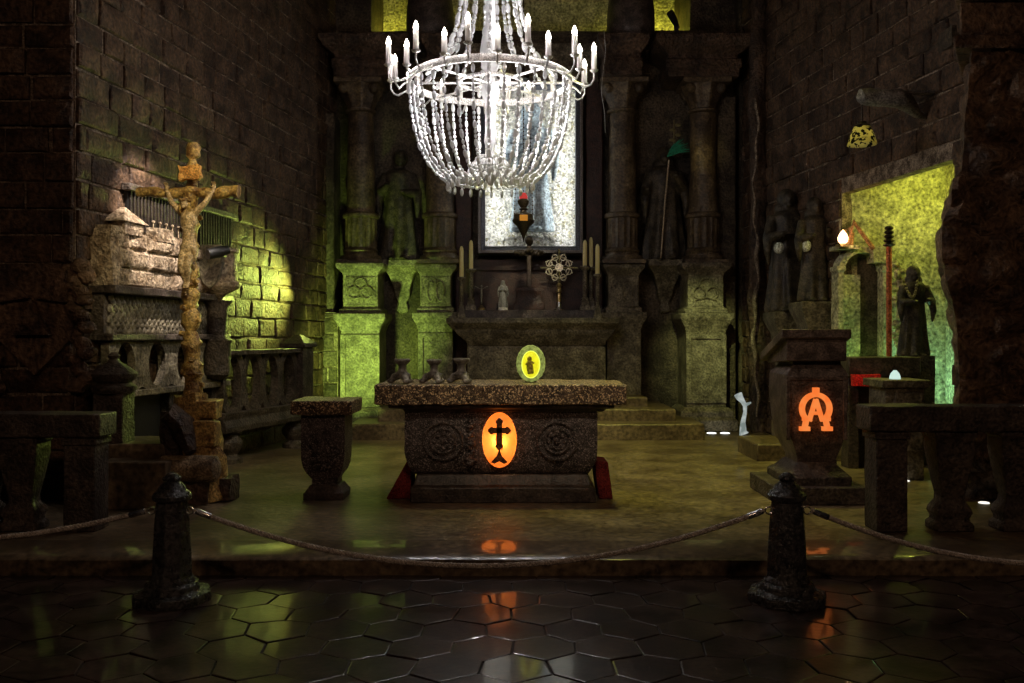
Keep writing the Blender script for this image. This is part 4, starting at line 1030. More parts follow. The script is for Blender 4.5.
# lower sheath of split wood and rocks
mb = MB(); pts = [Vector((S(px, Y), Y, ZZ(py, Y))) for px, py in ((192,395),(193,415),(196,430),(200,445),(204,460),(207,480),(210,500.2))]
mb.tube(pts, [.14,.15,.2,.21,.2,.17,.19], 14)
for k, p in enumerate(mb.v): mb.v[k] = p+nz(p, 7, 3)*.06*(0 if p.z < ZP+.05 else 1)
mb.build('carved_base', M_GOLD, cr, smooth=35)
mb = MB(); mb.box(S(184,7.85), S(216,7.85), 7.82, 8.05, ZZ(419,7.85), ZZ(401,7.85), j=.02, cell=.06); mb.box(S(186,7.8), S(216,7.8), 7.76, 7.9, ZZ(447,7.8), ZZ(421,7.8), j=.02, cell=.06); mb.build('bracing_collar', M_GOLD, cr, bevel=.01)
mb = MB(); cc = Vector((S(180,7.7), 7.76, ZZ(425,7.7)))
mb.tube([Vector((S(168,7.72),7.72,ZZ(411,7.72))), cc, Vector((S(191,7.7),7.7,ZZ(452,7.7)))], [.09,.11,.05], 10)
mb.tube([Vector((S(166,7.74),7.8,ZZ(412,7.74))), Vector((S(165,7.74),7.8,ZZ(432,7.74))), Vector((S(172,7.74),7.82,ZZ(455,7.74))), Vector((S(173,7.74),7.85,ZP))], [.06,.08,.1,.11], 10)
for k, p in enumerate(mb.v): mb.v[k] = p+nz(p, 9, 8)*.03
mb.build('split_roots', M_ROCK, cr, smooth=40)
mb = MB(); n = 12
zc = (ZZ(457,7.6)+ZZ(484,7.6))/2; hh = (ZZ(457,7.6)-ZZ(484,7.6))/2
mb.tube([Vector((S(158,7.6),7.72,zc)), Vector((S(190,7.6),7.7,zc)), Vector((S(212,7.6),7.7,zc)), Vector((S(216,7.6),7.7,zc))], [hh,hh*1.02,hh*.96,hh*.5], 14)
for k, p in enumerate(mb.v): mb.v[k] = p+nz(p, 8, 5)*.015
lg = mb.build('cut_log', stone('cut_wood', (.12,.08,.045), (.3,.22,.13), 9, .6, .7, 50), cr, smooth=45)
mb = MB(); mb.box(S(168,7.7), S(207,7.7), 7.7, 7.95, ZP, zc-hh+.05, j=.03, cell=.08); mb.build('rock_footing', M_ROCK, cr)
mb = MB(); mb.box(S(219,7.9), S(231,7.9), 7.85, 8.1, ZP, ZZ(477,7.9), j=.03, cell=.06); mb.build('loose_rock', M_ROCK, cr)

# ================================================================== carved pulpit on the left wall
cs, sn = 1/math.hypot(1, .153), .153/math.hypot(1, .153)
def LW(u, v, z): return (xL(u)+cs*v, u-sn*v, z)
pu = thing('pulpit', LW(9.1, .2, ZP), 'castle-shaped wall pulpit of pale stone blocks with oval arcade, behind the tall crucifix', 'pulpit')
rng = random.Random(21)
def LWp(u, v, z): return LW(u, v, z)
mb = MB(lambda p: LW(*p)); U0, U1 = 8.12, 10.25
mb.box(U0, U1, -.05, .16, 2.04, 2.5); mb.build('block_core', M_PALE, pu)
mb = MB(); rows = [(2.05, 2.22), (2.23, 2.40), (2.41, 2.55)]
for r_i, (za, zb_) in enumerate(rows):
    u = U0+.0; i = 0
    ue = U1
    while u < ue-.05:
        w = rng.uniform(.28, .5); b = min(u+w, ue)
        if ue-b < .12: b = ue
        zt = zb_
        if r_i == 2: zt = zb_+[.04, .03, -.02, .05, -.02, .02, -.03][i % 7]
        brick_piece(mb, lambda uu, v, z, r_i=r_i: LW(uu, v+.16+(2-r_i)*-.008, z), u, b, za, zt, rng, .05, gap=.010); u = b; i += 1
mb.build('pale_blocks', M_PALE, pu, smooth=30)
mb = MB(lambda p: LW(*p)); mb.loft([(U0-.02, U0+.13, -.04, .24, 2.05), (U0, U0+.12, -.04, .21, 2.56)], j=.02, cell=.06); mb.build('battered_corner', M_PALE, pu)
# turrets and merlons standing on the blocks
mb = MB(lambda p: LW(*p))
mb.loft([(8.36, 8.66, 0, .2, 2.54), (8.36, 8.66, 0, .2, 2.66)], j=.01); mb.loft([(8.3, 8.72, -.02, .22, 2.655), (8.47, 8.5, .08, .12, 2.8)]); mb.build('roofed_turret', M_PALE, pu)
mb = MB(lambda p: LW(*p)); mb.loft([(U0+.02, U0+.2, 0, .2, 2.55), (U0+.02, U0+.2, 0, .2, 2.6)], j=.01); mb.build('low_merlon', M_PALE, pu)
mb = MB(lambda p: LW(*p)); mb.box(8.92, 9.72, .0, .2, 2.53, 2.6, j=.01, cell=.08); mb.box(8.92, 9.2, .0, .2, 2.59, 2.66, j=.01, cell=.08)
mb.build('parapet', M_PALE, pu)
for k in range(7):
    u = 9.0+k*.12; mb = MB(lambda p: LW(*p)); mb.tube([(u, .1, 2.58), (u, .1, 2.72)], .006, 5); mb.ell((u, .1, 2.73), (.016, .016, .016), 8, 6); mb.build('ball_pin', M_PALE, pu, smooth=50)
mb = MB(lambda p: LW(*p)); mb.box(U0-.02, U1+.15, -.04, .27, 1.975, 2.05, j=.006); mb.build('shelf_moulding', M_DARKST, pu, bevel=.01)
mb = MB(lambda p: LW(*p)); mb.box(U0+.0, U1+.05, -.04, .14, 1.6, 1.98); mb.build('scale_panel_back', M_RAIL, pu)
mb = MB(lambda p: LW(*p))
for r_i in range(7):
    for k in range(26):
        u = U0+.08+k*.08+(.04 if r_i % 2 else 0)
        if u < U1: mb.ell((u, .14+.008*(6-r_i)*.4, 1.94-r_i*.05), (.042, .018, .042), 8, 6)
mb.build('fish_scale_rows', M_CARVED, pu, smooth=50)
mb = MB(lambda p: LW(*p)); mb.box(U0-.02, U1+.14, -.04, .24, 1.55, 1.61, j=.005); mb.build('sill', M_RAIL, pu, bevel=.008)
mb = MB(); 
cw = .5; oval_panel(mb, LW, U0+.02, 4, cw+.03, 1.08, 1.55, .15, .215, .1, .18); mb.build('oval_arcade', M_CARVED, pu, smooth=40)
mb = MB(lambda p: LW(*p)); mb.box(U0-.02, U1+.14, -.04, .24, 1.02, 1.08, j=.005); mb.build('lower_rail', M_CARVED, pu, bevel=.008)
for u in (8.2, 9.25, 10.15):
    mb = MB(lambda p: LW(*p)); mb.box(u-.09, u+.09, -.04, .18, ZP, 1.02, j=.006); mb.build('support_pier', M_RAIL, pu, bevel=.01)
# curved corner bay with shield and corbel, right end
mb = MB(); c_ = LW(10.05, .24, 0); mb.lathe([(.04,1.98),(.1,2.05),(.24,2.12),(.26,2.16),(.26,2.18),(.22,2.2),(.21,2.5),(.24,2.52),(.24,2.56)], (c_[0], c_[1], 0), 20); mb.build('corner_bay', M_PALE, pu, smooth=40)
mb = MB(); mb.lathe([(.05,1.1),(.14,1.16),(.15,1.5),(.17,1.54),(.1,1.6),(.12,1.9),(.17,1.98)], (c_[0], c_[1], 0), 16); mb.build('corner_column', M_RAIL, pu, smooth=40)
mb = MB(); q = Vector(c_); mb.prism([(q.x-.13, 2.58), (q.x+.13, 2.58), (q.x+.15, 2.38), (q.x+.08, 2.17), (q.x, 2.1), (q.x-.08, 2.17), (q.x-.15, 2.38)], q.y-.27, q.y-.2); mb.build('shield', M_CARVED, pu, bevel=.01)
sp = thing('spotlight', (S(219,9.4), 9.4, ZZ(253,9.4)), 'small black spotlight fixture beside the tall crucifix in front of the brick wall', 'spotlight')
ex, ez = S(219,9.4), ZZ(252,9.4)
mb = MB(); mb.tube([(ex-.09, 9.32, ez-.03), (ex, 9.4, ez), (ex+.08, 9.46, ez+.03)], [.055,.06,.045], 12); mb.build('lamp_housing', M_BLACK, sp, smooth=40)
mb = MB(); wx = xL(10.0); mb.tube([(ex, 9.4, ez), (ex-.03, 9.7, ez-.02), (xL(9.9)+.02, 9.9, ez+.02)], .014, 6); mb.build('bracket_arm', M_BLACK, sp)
# ribbed recess panels above the pulpit
for (ua, ub, lab) in ((8.62, 9.75, 'dark ribbed wooden panel on the wall directly above the pulpit blocks'), (9.95, 10.75, 'dark ribbed wooden panel right of the crucifix arm on the wall')):
    t = thing('ribbed_panel', LW((ua+ub)/2, 0, 2.75), lab, 'panel'); zt = 2.98
    mb = MB(lambda p: LW(*p)); mb.box(ua, ub, .02, .06, 2.6, zt); mb.build('board', M_BLACK, t)
    mb = MB(lambda p: LW(*p)); n = int((ub-ua)/.06)
    for k in range(n): mb.box(ua+.015+k*.06, ua+.045+k*.06, .055, .085, 2.6, zt)
    mb.build('ribs', stone('blackened_wood', (.01,.007,.005), (.03,.02,.014), 8, .6, .4, 60, .3), t, bevel=.006)
    mb = MB(lambda p: LW(*p)); mb.box(ua-.05, ub+.05, .02, .12, zt, zt+.07, j=.006); mb.build('head_moulding', M_RAIL, t, bevel=.01)
# dark low door behind and steps below the pulpit
mb = MB(lambda p: LW(*p)); mb.box(8.35, 9.12, .02, .1, ZP, 1.05); struct(mb.build('door_1', M_BLACK))
t = thing('newel_post', (S(114,7.95), 7.95, .65), 'small stone newel post with domed ball cap behind the left railing', 'post')
x = S(114, 7.95); mb = MB(); mb.box(x-.13, x+.13, 7.82, 8.08, .655, ZZ(393,7.9), j=.006); mb.build('shaft', M_RAIL, t, bevel=.01)
mb = MB(); mb.lathe([(.17,0),(.19,.03),(.19,.06),(.14,.09),(.19,.13),(.2,.17),(.13,.23),(.06,.27),(.04,.3),(.055,.33),(.02,.36)], (x, 7.95, ZZ(393,7.9)-.002), 18); mb.build('domed_cap', M_RAIL, t, smooth=45)
st = thing('stone_steps', (S(138,8.7), 9.0, ZP), 'low worn stone steps below the pulpit behind the left railing', 'steps')
mb = MB(); mb.box(S(98,7.5), S(166,7.5), 7.5, 8.4, ZP, ZZ(462,7.5), j=.008); mb.build('lower_step', M_PLAT, st, bevel=.012)
mb = MB(); mb.box(S(98,7.75), S(166,7.75), 7.75, 8.4, ZP+.2, .66, j=.008); mb.build('upper_step', M_PLAT, st, bevel=.012)
# oval balustrade right of the pulpit
A = Vector((-3.3, 10.05, 0)); B = Vector((-2.78, 11.9, 0)); dd = (B-A).normalized(); nn = Vector((dd.y, -dd.x, 0)); LL = (B-A).length
def OB(u, v, z): q = A+dd*u+nn*v; return (q.x, q.y, z)
ob = thing('oval_balustrade', tuple((A+B)/2+Vector((0,0,ZP))), 'dark stone balustrade pierced by four tall ovals, between the crucifix and the green-lit pedestal', 'balustrade')
mb = MB(lambda p: OB(*p)); mb.box(-.02, LL+.02, -.12, .12, 1.37, 1.43, j=.004); mb.build('hand_rail', M_RAIL, ob, bevel=.008)
mb = MB(); oval_panel(mb, OB, .06, 4, (LL-.28)/4, .72, 1.37, .15, .305, -.05, .05); mb.build('pierced_panel', M_RAIL, ob, smooth=40)
mb = MB(lambda p: OB(*p)); mb.loft([(-.02, LL+.04, -.14, .14, .5), (-.02, LL+.04, -.15, .15, .56), (-.02, LL+.04, -.1, .1, .64), (-.02, LL+.04, -.12, .12, .72)]); mb.build('base_beam', M_RAIL, ob, bevel=.008)
mb = MB(lambda p: OB(*p)); mb.box(LL-.22, LL+.06, -.14, .14, .72, 1.44, j=.004); mb.loft([(LL-.26, LL+.1, -.18, .18, 1.44), (LL-.26, LL+.1, -.18, .18, 1.49), (LL-.12, LL-.04, -.04, .04, 1.6)]); mb.build('end_pier', M_RAIL, ob, bevel=.008)
for u in (.25, LL-.2):
    mb = MB(); q = OB(u, 0, 0); mb.lathe([(.15,0),(.15,.05),(.1,.08),(.09,.1),(.15,.18),(.155,.24),(.1,.31),(.09,.33),(.14,.35),(.14,.362)], (q[0], q[1], ZP), 18); mb.build('squat_baluster', M_RAIL, ob, smooth=40)

# ================================================================== right side altar in the alcove
aed = thing('aedicule', (S(864,11.2), 11.1, ZP), 'arched stone niche with small gable, lit yellow-green, at the end of the right alcove', 'niche')
Ya = 11.1
def X_(p): return S(p, Ya)
def Z_(p): return ZZ(p, Ya)
mb = MB()
for a, b in ((838, 844), (883, 892)):
    mb.loft([(X_(a), X_(b), Ya, 11.34, ZP), (X_(a), X_(b), Ya, 11.34, Z_(272)), (X_(a)-.02, X_(b)+.02, Ya-.02, 11.34, Z_(270)), (X_(a)-.02, X_(b)+.02, Ya-.02, 11.34, Z_(266))], j=.006)
mb.build('side_piers', M_PLASTER, aed, bevel=.008)
def archring(mb, cx, zc, ri, ro, y0, y1, n=24, a0=0, a1=180):
    pr = None; first = None
    for k in range(n+1):
        a = math.radians(a0+(a1-a0)*k/n); ids = [mb.addv((cx+r*math.cos(a), y, zc+r*math.sin(a))) for r, y in ((ri, y0), (ro, y0), (ro, y1), (ri, y1))]
        if pr:
            for q in range(4): mb.addf([pr[q], ids[q], ids[(q+1) % 4], pr[(q+1) % 4]])
        else: first = ids
        pr = ids
    mb.addf(first); mb.addf(list(reversed(pr)))
mb = MB(); archring(mb, X_(863.5), Z_(271), X_(882)-X_(863.5), X_(888)-X_(863.5), Ya, 11.34, 20); mb.build('arch', M_PLASTER, aed, smooth=30)
mb = MB(); mb.box(X_(843), X_(864), 11.22, 11.34, ZP, Z_(274), j=.004); mb.build('lit_half_slab', M_PLASTER, aed)  # pale slab stands in for the lit left half of the niche
mb = MB(); mb.box(X_(864), X_(884), 11.27, 11.34, ZP, Z_(256)); mb.build('shaded_half_back', M_RAIL, aed)  # dark stone stands in for shade in the right half
mb = MB(); mb.tube([(X_(847), Ya-.02, Z_(248)), (X_(853), Ya-.02, Z_(222)), (X_(873), Ya-.02, Z_(249))], .03, 6); mb.build('gable_rods', stone('reddish_stone', (.25,.11,.05), (.5,.25,.12), 14, .6, .5, 50), aed)
mb = MB(); mb.box(X_(836), X_(857), Ya-.1, 11.34, Z_(250), Z_(246), j=.003); mb.build('ledge', M_PLASTER, aed, bevel=.006)
mb = MB(); mb.box(X_(872), X_(892), Ya-.04, 11.34, Z_(263), Z_(246)); mb.build('impost_block', M_PLASTER, aed, bevel=.006)
mb = MB(); mb.tube([(X_(845),Ya,Z_(245)), (X_(845),Ya,Z_(230)), (X_(849),Ya,Z_(228)), (X_(853),Ya,Z_(234)), (X_(852),Ya,Z_(245))], .02, 6); mb.build('curled_ornament', stone('warm_stone', (.4,.2,.1), (.65,.38,.2), 14, .6, .5, 50), aed, smooth=50)
bl = thing('light_bulb', (X_(838.5), Ya-.15, Z_(246)), 'small glowing warm white bulb on the ledge of the arched niche', 'lamp')
mb = MB(); mb.lathe([(.03,0),(.055,.03),(.062,.07),(.045,.115),(.02,.15),(.005,.17)], (X_(838.5), Ya-.15, Z_(245)), 16); mb.build('glass_bulb', emit('warm_bulb_light', (1,.62,.3), 6), bl, smooth=60)
mb = MB(); mb.box(X_(834), X_(843), Ya-.22, Ya-.05, Z_(248.5), Z_(245.1)); mb.build('socket_plate', M_BRASSY, bl)
# red pole with spiral finial
t = thing('processional_pole', (S(889,10.7), 10.7, .55), 'red pole topped by a dark spiral finial standing beside the arched niche', 'pole')
Yp = 10.7; mb = MB(); mb.tube([(S(889,Yp), Yp, .549), (S(889,Yp), Yp, ZZ(246,Yp))], .032, 12); mb.build('shaft', stone('red_paint', (.3,.05,.02), (.55,.16,.07), 12, .45, .3, 50), t, smooth=50)
mb = MB(); pts = []; 
mb.lathe([(.03+.045*abs(math.sin(k*PI/5))*(1-k/44), ZZ(247,Yp)-ZP+(ZZ(226,Yp)-ZZ(247,Yp))*k/25) for k in range(26)], (S(889,Yp), Yp, ZP), 14); mb.build('spiral_finial', M_IRON, t, smooth=50)
# draped bust-like statue
mb = MB(); rng = random.Random(77)
for k in range(110):
    zz = .56+k*.0175; mb.ell((S(899,10.9)+rng.uniform(-.06,.06), 10.9+rng.uniform(-.05,.05), zz), (rng.uniform(.03,.05), .035, rng.uniform(.02,.045)), 7, 5, amp=.012, seed=k)
mb.tube([(S(899,10.9), 10.9, .55), (S(899,10.9), 10.9, 2.45)], .03, 8)
tag(mb.build('leafy_column', M_PLASTER, smooth=40), 'slender pale column crusted with small leaves, right of the red pole', 'column')
t = thing('draped_statue', (S(914,10.2), 10.2, .55), 'dark draped statue with hanging chain standing before the lit yellow-green alcove wall', 'statue')
mb = MB(); robed(mb, (S(916,10.2), 10.25, 1.36), ZZ(266,10.2)-1.36, seed=14, hood=True, arms=((-1,.6,.35),(1,.62,.4)), wide=.95); mb.build('body', M_STATUE, t, remesh=.01)
mb = MB(); n = 14
for k in range(n+1):
    a = k/n; p = Vector((S(909+14*a, 9.98), 10.12-.05*math.sin(PI*a), ZZ(281+16*math.sin(PI*a), 9.98))); mb.ell(p, .018, 8, 6)
mb.build('hanging_chain', plain('dull_gold_beads', (.3,.27,.13), .4, .5), t, smooth=50)
mb = MB(); mb.box(S(903,10.2), S(930,10.2), 10.08, 10.42, .14, 1.365, j=.005); mb.build('base', M_RAIL, t)
# side altar table
sa = thing('side_altar_table', (S(884,9.9), 9.9, .14), 'dark stone side altar table with red cloth panel in the right alcove', 'altar')
Ys = 9.75
mb = MB(); mb.box(S(849,Ys), S(921,Ys), Ys, 10.07, ZZ(377,Ys), ZZ(357,Ys), j=.006); mb.build('table_slab', M_DARKST, sa, bevel=.01)
mb = MB()
for a, b in ((851, 862), (908, 919)): mb.box(S(a,Ys), S(b,Ys), Ys+.08, 10.05, ZP, ZZ(376.5,Ys))
mb.build('table_legs', M_DARKST, sa, bevel=.01)
mb = MB(); mb.box(S(862,Ys), S(909,Ys), 9.98, 10.02, ZP, ZZ(376.5,Ys)); mb.build('rear_panel', M_DARKST, sa)
mb = MB(); mb.box(S(850,Ys), S(878,Ys), Ys-.08, Ys-.02, ZZ(386,Ys), ZZ(374,Ys), j=.01, cell=.05); tag(mb.build('red_cloth', stone('bright_red_cloth', (.45,.02,.02), (.75,.05,.04), 9, .7, .3, 60)), 'small bright red cloth strip in front of the dark side altar table', 'cloth')
ORG  # keep
def boxped(px0, px1, pt, Yb, label):
    t = thing('box_pedestal', (S((px0+px1)/2, Yb), Yb+.25, ZP), label, 'pedestal'); zt = ZZ(pt, Yb)
    x0, x1 = S(px0, Yb), S(px1, Yb)
    mb = MB(); mb.box(x0, x1, Yb, Yb+.5, zt-.08, zt, j=.004); mb.build('cap', M_CARVED, t, bevel=.01)
    mb = MB(); mb.box(x0+.05, x1-.05, Yb+.04, Yb+.46, ZP, zt-.078, j=.004); mb.box(x0+.14, x1-.07, Yb+.02, Yb+.05, ZP+.3, zt-.13); mb.build('shaft', M_CARVED, t, bevel=.008)
boxped(882, 931, 380, 9.0, 'square grey stone pedestal with flat cap behind the right railing')
mb = MB(); q = (S(895,9.2), 9.2, ZZ(380,9.0)); mb.lathe([(.055,0),(.052,.03),(.04,.06),(.015,.09)], q, 14); tag(mb.build('night_light', emit('small_white_light', (.55,.75,.65), 1.1), smooth=50), 'tiny glowing whitish cone light on the square grey pedestal', 'lamp')

# statue on right and sconces
def rstat(px, Yq, ztop, zb, seed, lab, hood):
    t = thing('wall_statue', (S(px, Yq), Yq, zb), lab, 'statue', 'statues on the right wall')
    mb = MB(); robed(mb, (S(px, Yq), Yq, zb), ztop-zb, seed=seed, hood=hood, arms=((-1,.62,.4),(1,.68,.3)), wide=.95); mb.build('body', M_STATUE, t, remesh=.015)
    x = S(px, Yq)
    mb = MB(); mb.loft([(x-.1, x+.25, Yq-.12, Yq+.2, zb-.75), (x-.16, x+.35, Yq-.18, Yq+.25, zb-.3), (x-.24, x+.5, Yq-.24, Yq+.35, zb-.1), (x-.24, x+.5, Yq-.24, Yq+.35, zb-.0)], j=.008)
    mb.build('console', M_CARVED, t, bevel=.01)
rstat(787, 12.45, ZZ(190,12.45), ZZ(312,12.45), 31, 'dim tall robed statue on the right wall nearest the back corner', True)
rstat(815, 11.7, ZZ(198,11.7), ZZ(302,11.7), 33, 'slender hooded pale statue on the right wall beside the lit alcove', True)
M_GLASS = stone('glass_globe', (.5,.55,.5), (.75,.8,.75), 20, .08, .1, 60, .9)
for px, py, Yq, lab in ((779, 248, 12.1, 'faceted glass globe by the dim statue in the back right corner'), (806, 246, 11.6, 'faceted glass globe left of the slender hooded statue')):
    t = thing('glass_globe', (S(px,Yq), Yq, ZZ(py,Yq)), lab, 'lamp', 'glass globes by the right wall statues')
    mb = MB(); mb.ell((S(px,Yq), Yq, ZZ(py,Yq)), (.07,.07,.08), 9, 7); mb.build('globe', M_GLASS, t, smooth=0)
    mb = MB(); mb.tube([(S(px,Yq), Yq, ZZ(py,Yq)+.07), (S(px,Yq)+.1, Yq+.1, ZZ(py,Yq)+.2), (xR(Yq+.3)+.02, Yq+.3, ZZ(py,Yq)+.2)], .012, 6); mb.build('bracket', M_IRON, t)
# bell lamp on stone bracket
Yb = 9.4; t = thing('hanging_bell_lamp', (S(862,Yb), Yb, ZZ(145,Yb)), 'small bell-shaped hanging lamp with glowing patterned shade on the right wall', 'lamp')
z0, z1 = ZZ(145,Yb), ZZ(121,Yb); hh = z1-z0; xq = S(862, Yb)
M_SHADE = None
def shade_mat():
    m, nt, out = new_mat('patterned_lamp_glass'); N = nt.nodes; L = nt.links
    tc = N.new('ShaderNodeTexCoord'); v = N.new('ShaderNodeTexVoronoi'); v.feature = 'DISTANCE_TO_EDGE'; v.inputs['Scale'].default_value = 13; L.new(tc.outputs['Object'], v.inputs['Vector'])
    n1 = N.new('ShaderNodeTexNoise'); n1.inputs['Scale'].default_value = 24; L.new(tc.outputs['Object'], n1.inputs['Vector'])
    r = N.new('ShaderNodeValToRGB'); r.color_ramp.elements[0].position = .43; r.color_ramp.elements[0].color = (.02,.018,.01,1); r.color_ramp.elements[1].position = .48; r.color_ramp.elements[1].color = (.75,.68,.3,1)
    L.new(n1.outputs['Fac'], r.inputs['Fac'])
    t_ = N.new('ShaderNodeBsdfTranslucent'); d = N.new('ShaderNodeBsdfDiffuse'); mx = N.new('ShaderNodeMixShader'); mx.inputs[0].default_value = .75
    L.new(r.outputs['Color'], t_.inputs['Color']); L.new(r.outputs['Color'], d.inputs['Color']); L.new(d.outputs[0], mx.inputs[1]); L.new(t_.outputs[0], mx.inputs[2]); L.new(mx.outputs[0], out.inputs[0])
    return m
mb = MB(); seg = 28; prof = [(.15,0),(.142,.03),(.125,.08),(.11,.12),(.092,.165),(.075,.2)]
outs = [[mb.addv((xq+r*math.cos(2*PI*k/seg), Yb+r*math.sin(2*PI*k/seg), z0+q*hh/.25)) for k in range(seg)] for r, q in prof]
ins = [[mb.addv((xq+(r-.006)*math.cos(2*PI*k/seg), Yb+(r-.006)*math.sin(2*PI*k/seg), z0+q*hh/.25)) for k in range(seg)] for r, q in prof]
for G in (outs, ins):
    for a, b in zip(G, G[1:]):
        for k in range(seg): mb.addf([a[k], a[(k+1)%seg], b[(k+1)%seg], b[k]])
for k in range(seg): mb.addf([outs[0][k], outs[0][(k+1)%seg], ins[0][(k+1)%seg], ins[0][k]]); mb.addf([outs[-1][k], outs[-1][(k+1)%seg], ins[-1][(k+1)%seg], ins[-1][k]])
mb.build('glass_shade', shade_mat(), t, smooth=50)
mb = MB(); mb.lathe([(.085,.19*hh/.25),(.09,.2*hh/.25),(.05,.22*hh/.25),(.045,.24*hh/.25),(.012,.25*hh/.25),(.008,.42)], (xq, Yb, z0), 16); mb.build('metal_cap', M_IRON, t, smooth=40)
mb = MB(); mb.ell((xq, Yb, z0+.07), (.035,.035,.04), 12, 8); mb.build('bulb', emit('bell_lamp_bulb', (1,.95,.7), 9), t, smooth=60)
# carved arm reaching from the wall
mb = MB(); pp = [(858,99),(861,97),(870,97),(885,98),(898,99),(910,103),(921,112),(930,114)]; rr = [.03,.085,.09,.085,.1,.085,.05,.03]
mb.tube([Vector((S(a,Yb), Yb+(.0 if a < 900 else .004*(a-900)), ZZ(b,Yb))) for a, b in pp], rr, 12)
for k, p in enumerate(mb.v): mb.v[k] = p+nz(p, 13)*.018
mb.box(S(862,Yb)+.02, xR(9.4)+.1, Yb-.03, Yb+.03, ZZ(94,Yb), ZZ(91,Yb))
tag(mb.build('stone_arm_bracket', stone('greyish_salt', (.12,.11,.1), (.26,.24,.21), 9, .5, .7, 50), smooth=45), 'grey carved stone arm bracket projecting from the right wall above the bell lamp', 'bracket')
# white glass figure by the right column, emission standing in for light on it; floor lights
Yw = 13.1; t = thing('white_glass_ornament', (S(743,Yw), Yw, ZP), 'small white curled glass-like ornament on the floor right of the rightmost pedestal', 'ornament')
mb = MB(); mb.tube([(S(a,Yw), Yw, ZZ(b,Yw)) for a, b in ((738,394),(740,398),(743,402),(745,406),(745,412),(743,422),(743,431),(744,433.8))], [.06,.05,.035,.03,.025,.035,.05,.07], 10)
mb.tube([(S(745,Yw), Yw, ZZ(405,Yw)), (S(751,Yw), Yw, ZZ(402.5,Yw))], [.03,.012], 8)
mb.build('curled_stem', emit('white_glass_added_glow', (.3,.36,.34), .6, c2=(.75,.82,.78), scale=9), t, smooth=50)
for px, py, lab in ((711.5, 433.2, 'tiny white recessed floor light, left one by the rightmost pedestal'), (725, 433.2, 'tiny white recessed floor light, right one by the rightmost pedestal')):
    Yq = 1.46*900/(py-335); mb = MB(); mb.lathe([(.07,0),(.07,.008),(.055,.012)], (S(px,Yq), Yq, ZP-.003), 18); tag(mb.build('floor_light', emit('white_floor_light', (.95,.97,.92), 2.2)), lab, 'floor light', 'recessed floor lights')
for px, py, lab in ((905, 481, 'tiny white floor light seen beside the right railing end post'), (984, 503, 'tiny white floor light seen between the balusters of the right railing')):
    Yq = 1.46*900/(py-335); mb = MB(); mb.lathe([(.045,0),(.045,.008),(.035,.012)], (S(px,Yq), Yq, ZP-.003), 18); tag(mb.build('floor_light', emit('white_floor_light_small', (.95,.9,.8), 1.4)), lab, 'floor light', 'recessed floor lights')
# thin wire hanging from the cornice
mb = MB(); mb.tube([(S(605,13.3), 13.42, 6.13), (S(606,13.3), 13.35, ZZ(50,13.3)), (S(603,13.3), 13.35, ZZ(75,13.3)), (S(602,13.3), 13.4, ZZ(90,13.3)), (S(606,13.3), 13.5, ZZ(110,13.3)), (S(606.5,13.6), 13.78, ZZ(130,13.6))], .006, 6)
tag(mb.build('hanging_wire', plain('thin_white_wire', (.5,.5,.48), .5), smooth=60), 'thin pale wire hanging down from the cornice right of the chandelier', 'wire')

# ================================================================== chandelier
CX, CY, CZ = S(490.5, 8.4), 8.4, ZZ(83, 8.4)
M_CRY = translucent('cut_crystal', (.93,.94,.96), scale=30, fac=.5, gloss=.14)
M_CHR = plain('pale_silvered_metal', (.85,.83,.8), .4, .6)
M_CWAX = translucent('white_candle_sleeve', (.85,.83,.8), fac=.5, gloss=.05)
M_FLAME = emit('candle_bulb_light', (1.0,.88,.78), 14)
ch = thing('chandelier', (CX, CY, CZ), 'large crystal chandelier with a ring of candle lamps and bead strings, hanging over the altar', 'chandelier')
R = .76
def ringband(mb, r, z0, z1, th, seg=72):
    g = []
    for rr, zz in ((r-th, z0), (r, z0), (r+.008, (z0+z1)/2), (r, z1), (r-th, z1)): g.append([mb.addv((CX+rr*math.cos(2*PI*k/seg), CY+rr*math.sin(2*PI*k/seg), CZ+zz)) for k in range(seg)])
    for q in range(5):
        a, b = g[q], g[(q+1) % 5]
        for k in range(seg): mb.addf([a[k], a[(k+1)%seg], b[(k+1)%seg], b[k]])
mb = MB(); ringband(mb, R, -.025, .04, .02); mb.build('outer_ring', M_CHR, ch, smooth=40)
mb = MB(); ringband(mb, .3, -.01, .02, .02); mb.build('inner_ring', M_CHR, ch, smooth=40)
mb = MB(); ringband(mb, .125, -.72, -.69, .015, 32); mb.build('bottom_ring', M_CHR, ch, smooth=40)
for k in range(8):
    a = 2*PI*k/8; mb = MB(); mb.tube([(CX+.03*math.cos(a), CY+.03*math.sin(a), CZ), (CX+R*math.cos(a), CY+R*math.sin(a), CZ+.0)], .011, 6); mb.build('spoke', M_CHR, ch)
mb = MB(); mb.lathe([(.02,-.95),(.05,-.9),(.065,-.8),(.035,-.72),(.035,-.62),(.06,-.55),(.05,-.45),(.05,-.2),(.09,-.1),(.07,.02),(.05,.08),(.085,.16),(.1,.3),(.08,.42),(.05,.55),(.045,.7),(.05,.9),(.06,1.2),(.035,1.3)], (CX, CY, CZ), 24); mb.build('central_stem', M_CRY, ch, smooth=45)
mb = MB(); mb.tube([(CX, CY, CZ+1.28), (CX, CY, 9.12)], .018, 8); mb.build('suspension_rod', M_CHR, ch)
def bead(mb, p, r, h, d=None):
    mb.ell(p, (r, r, h), 6, 5)
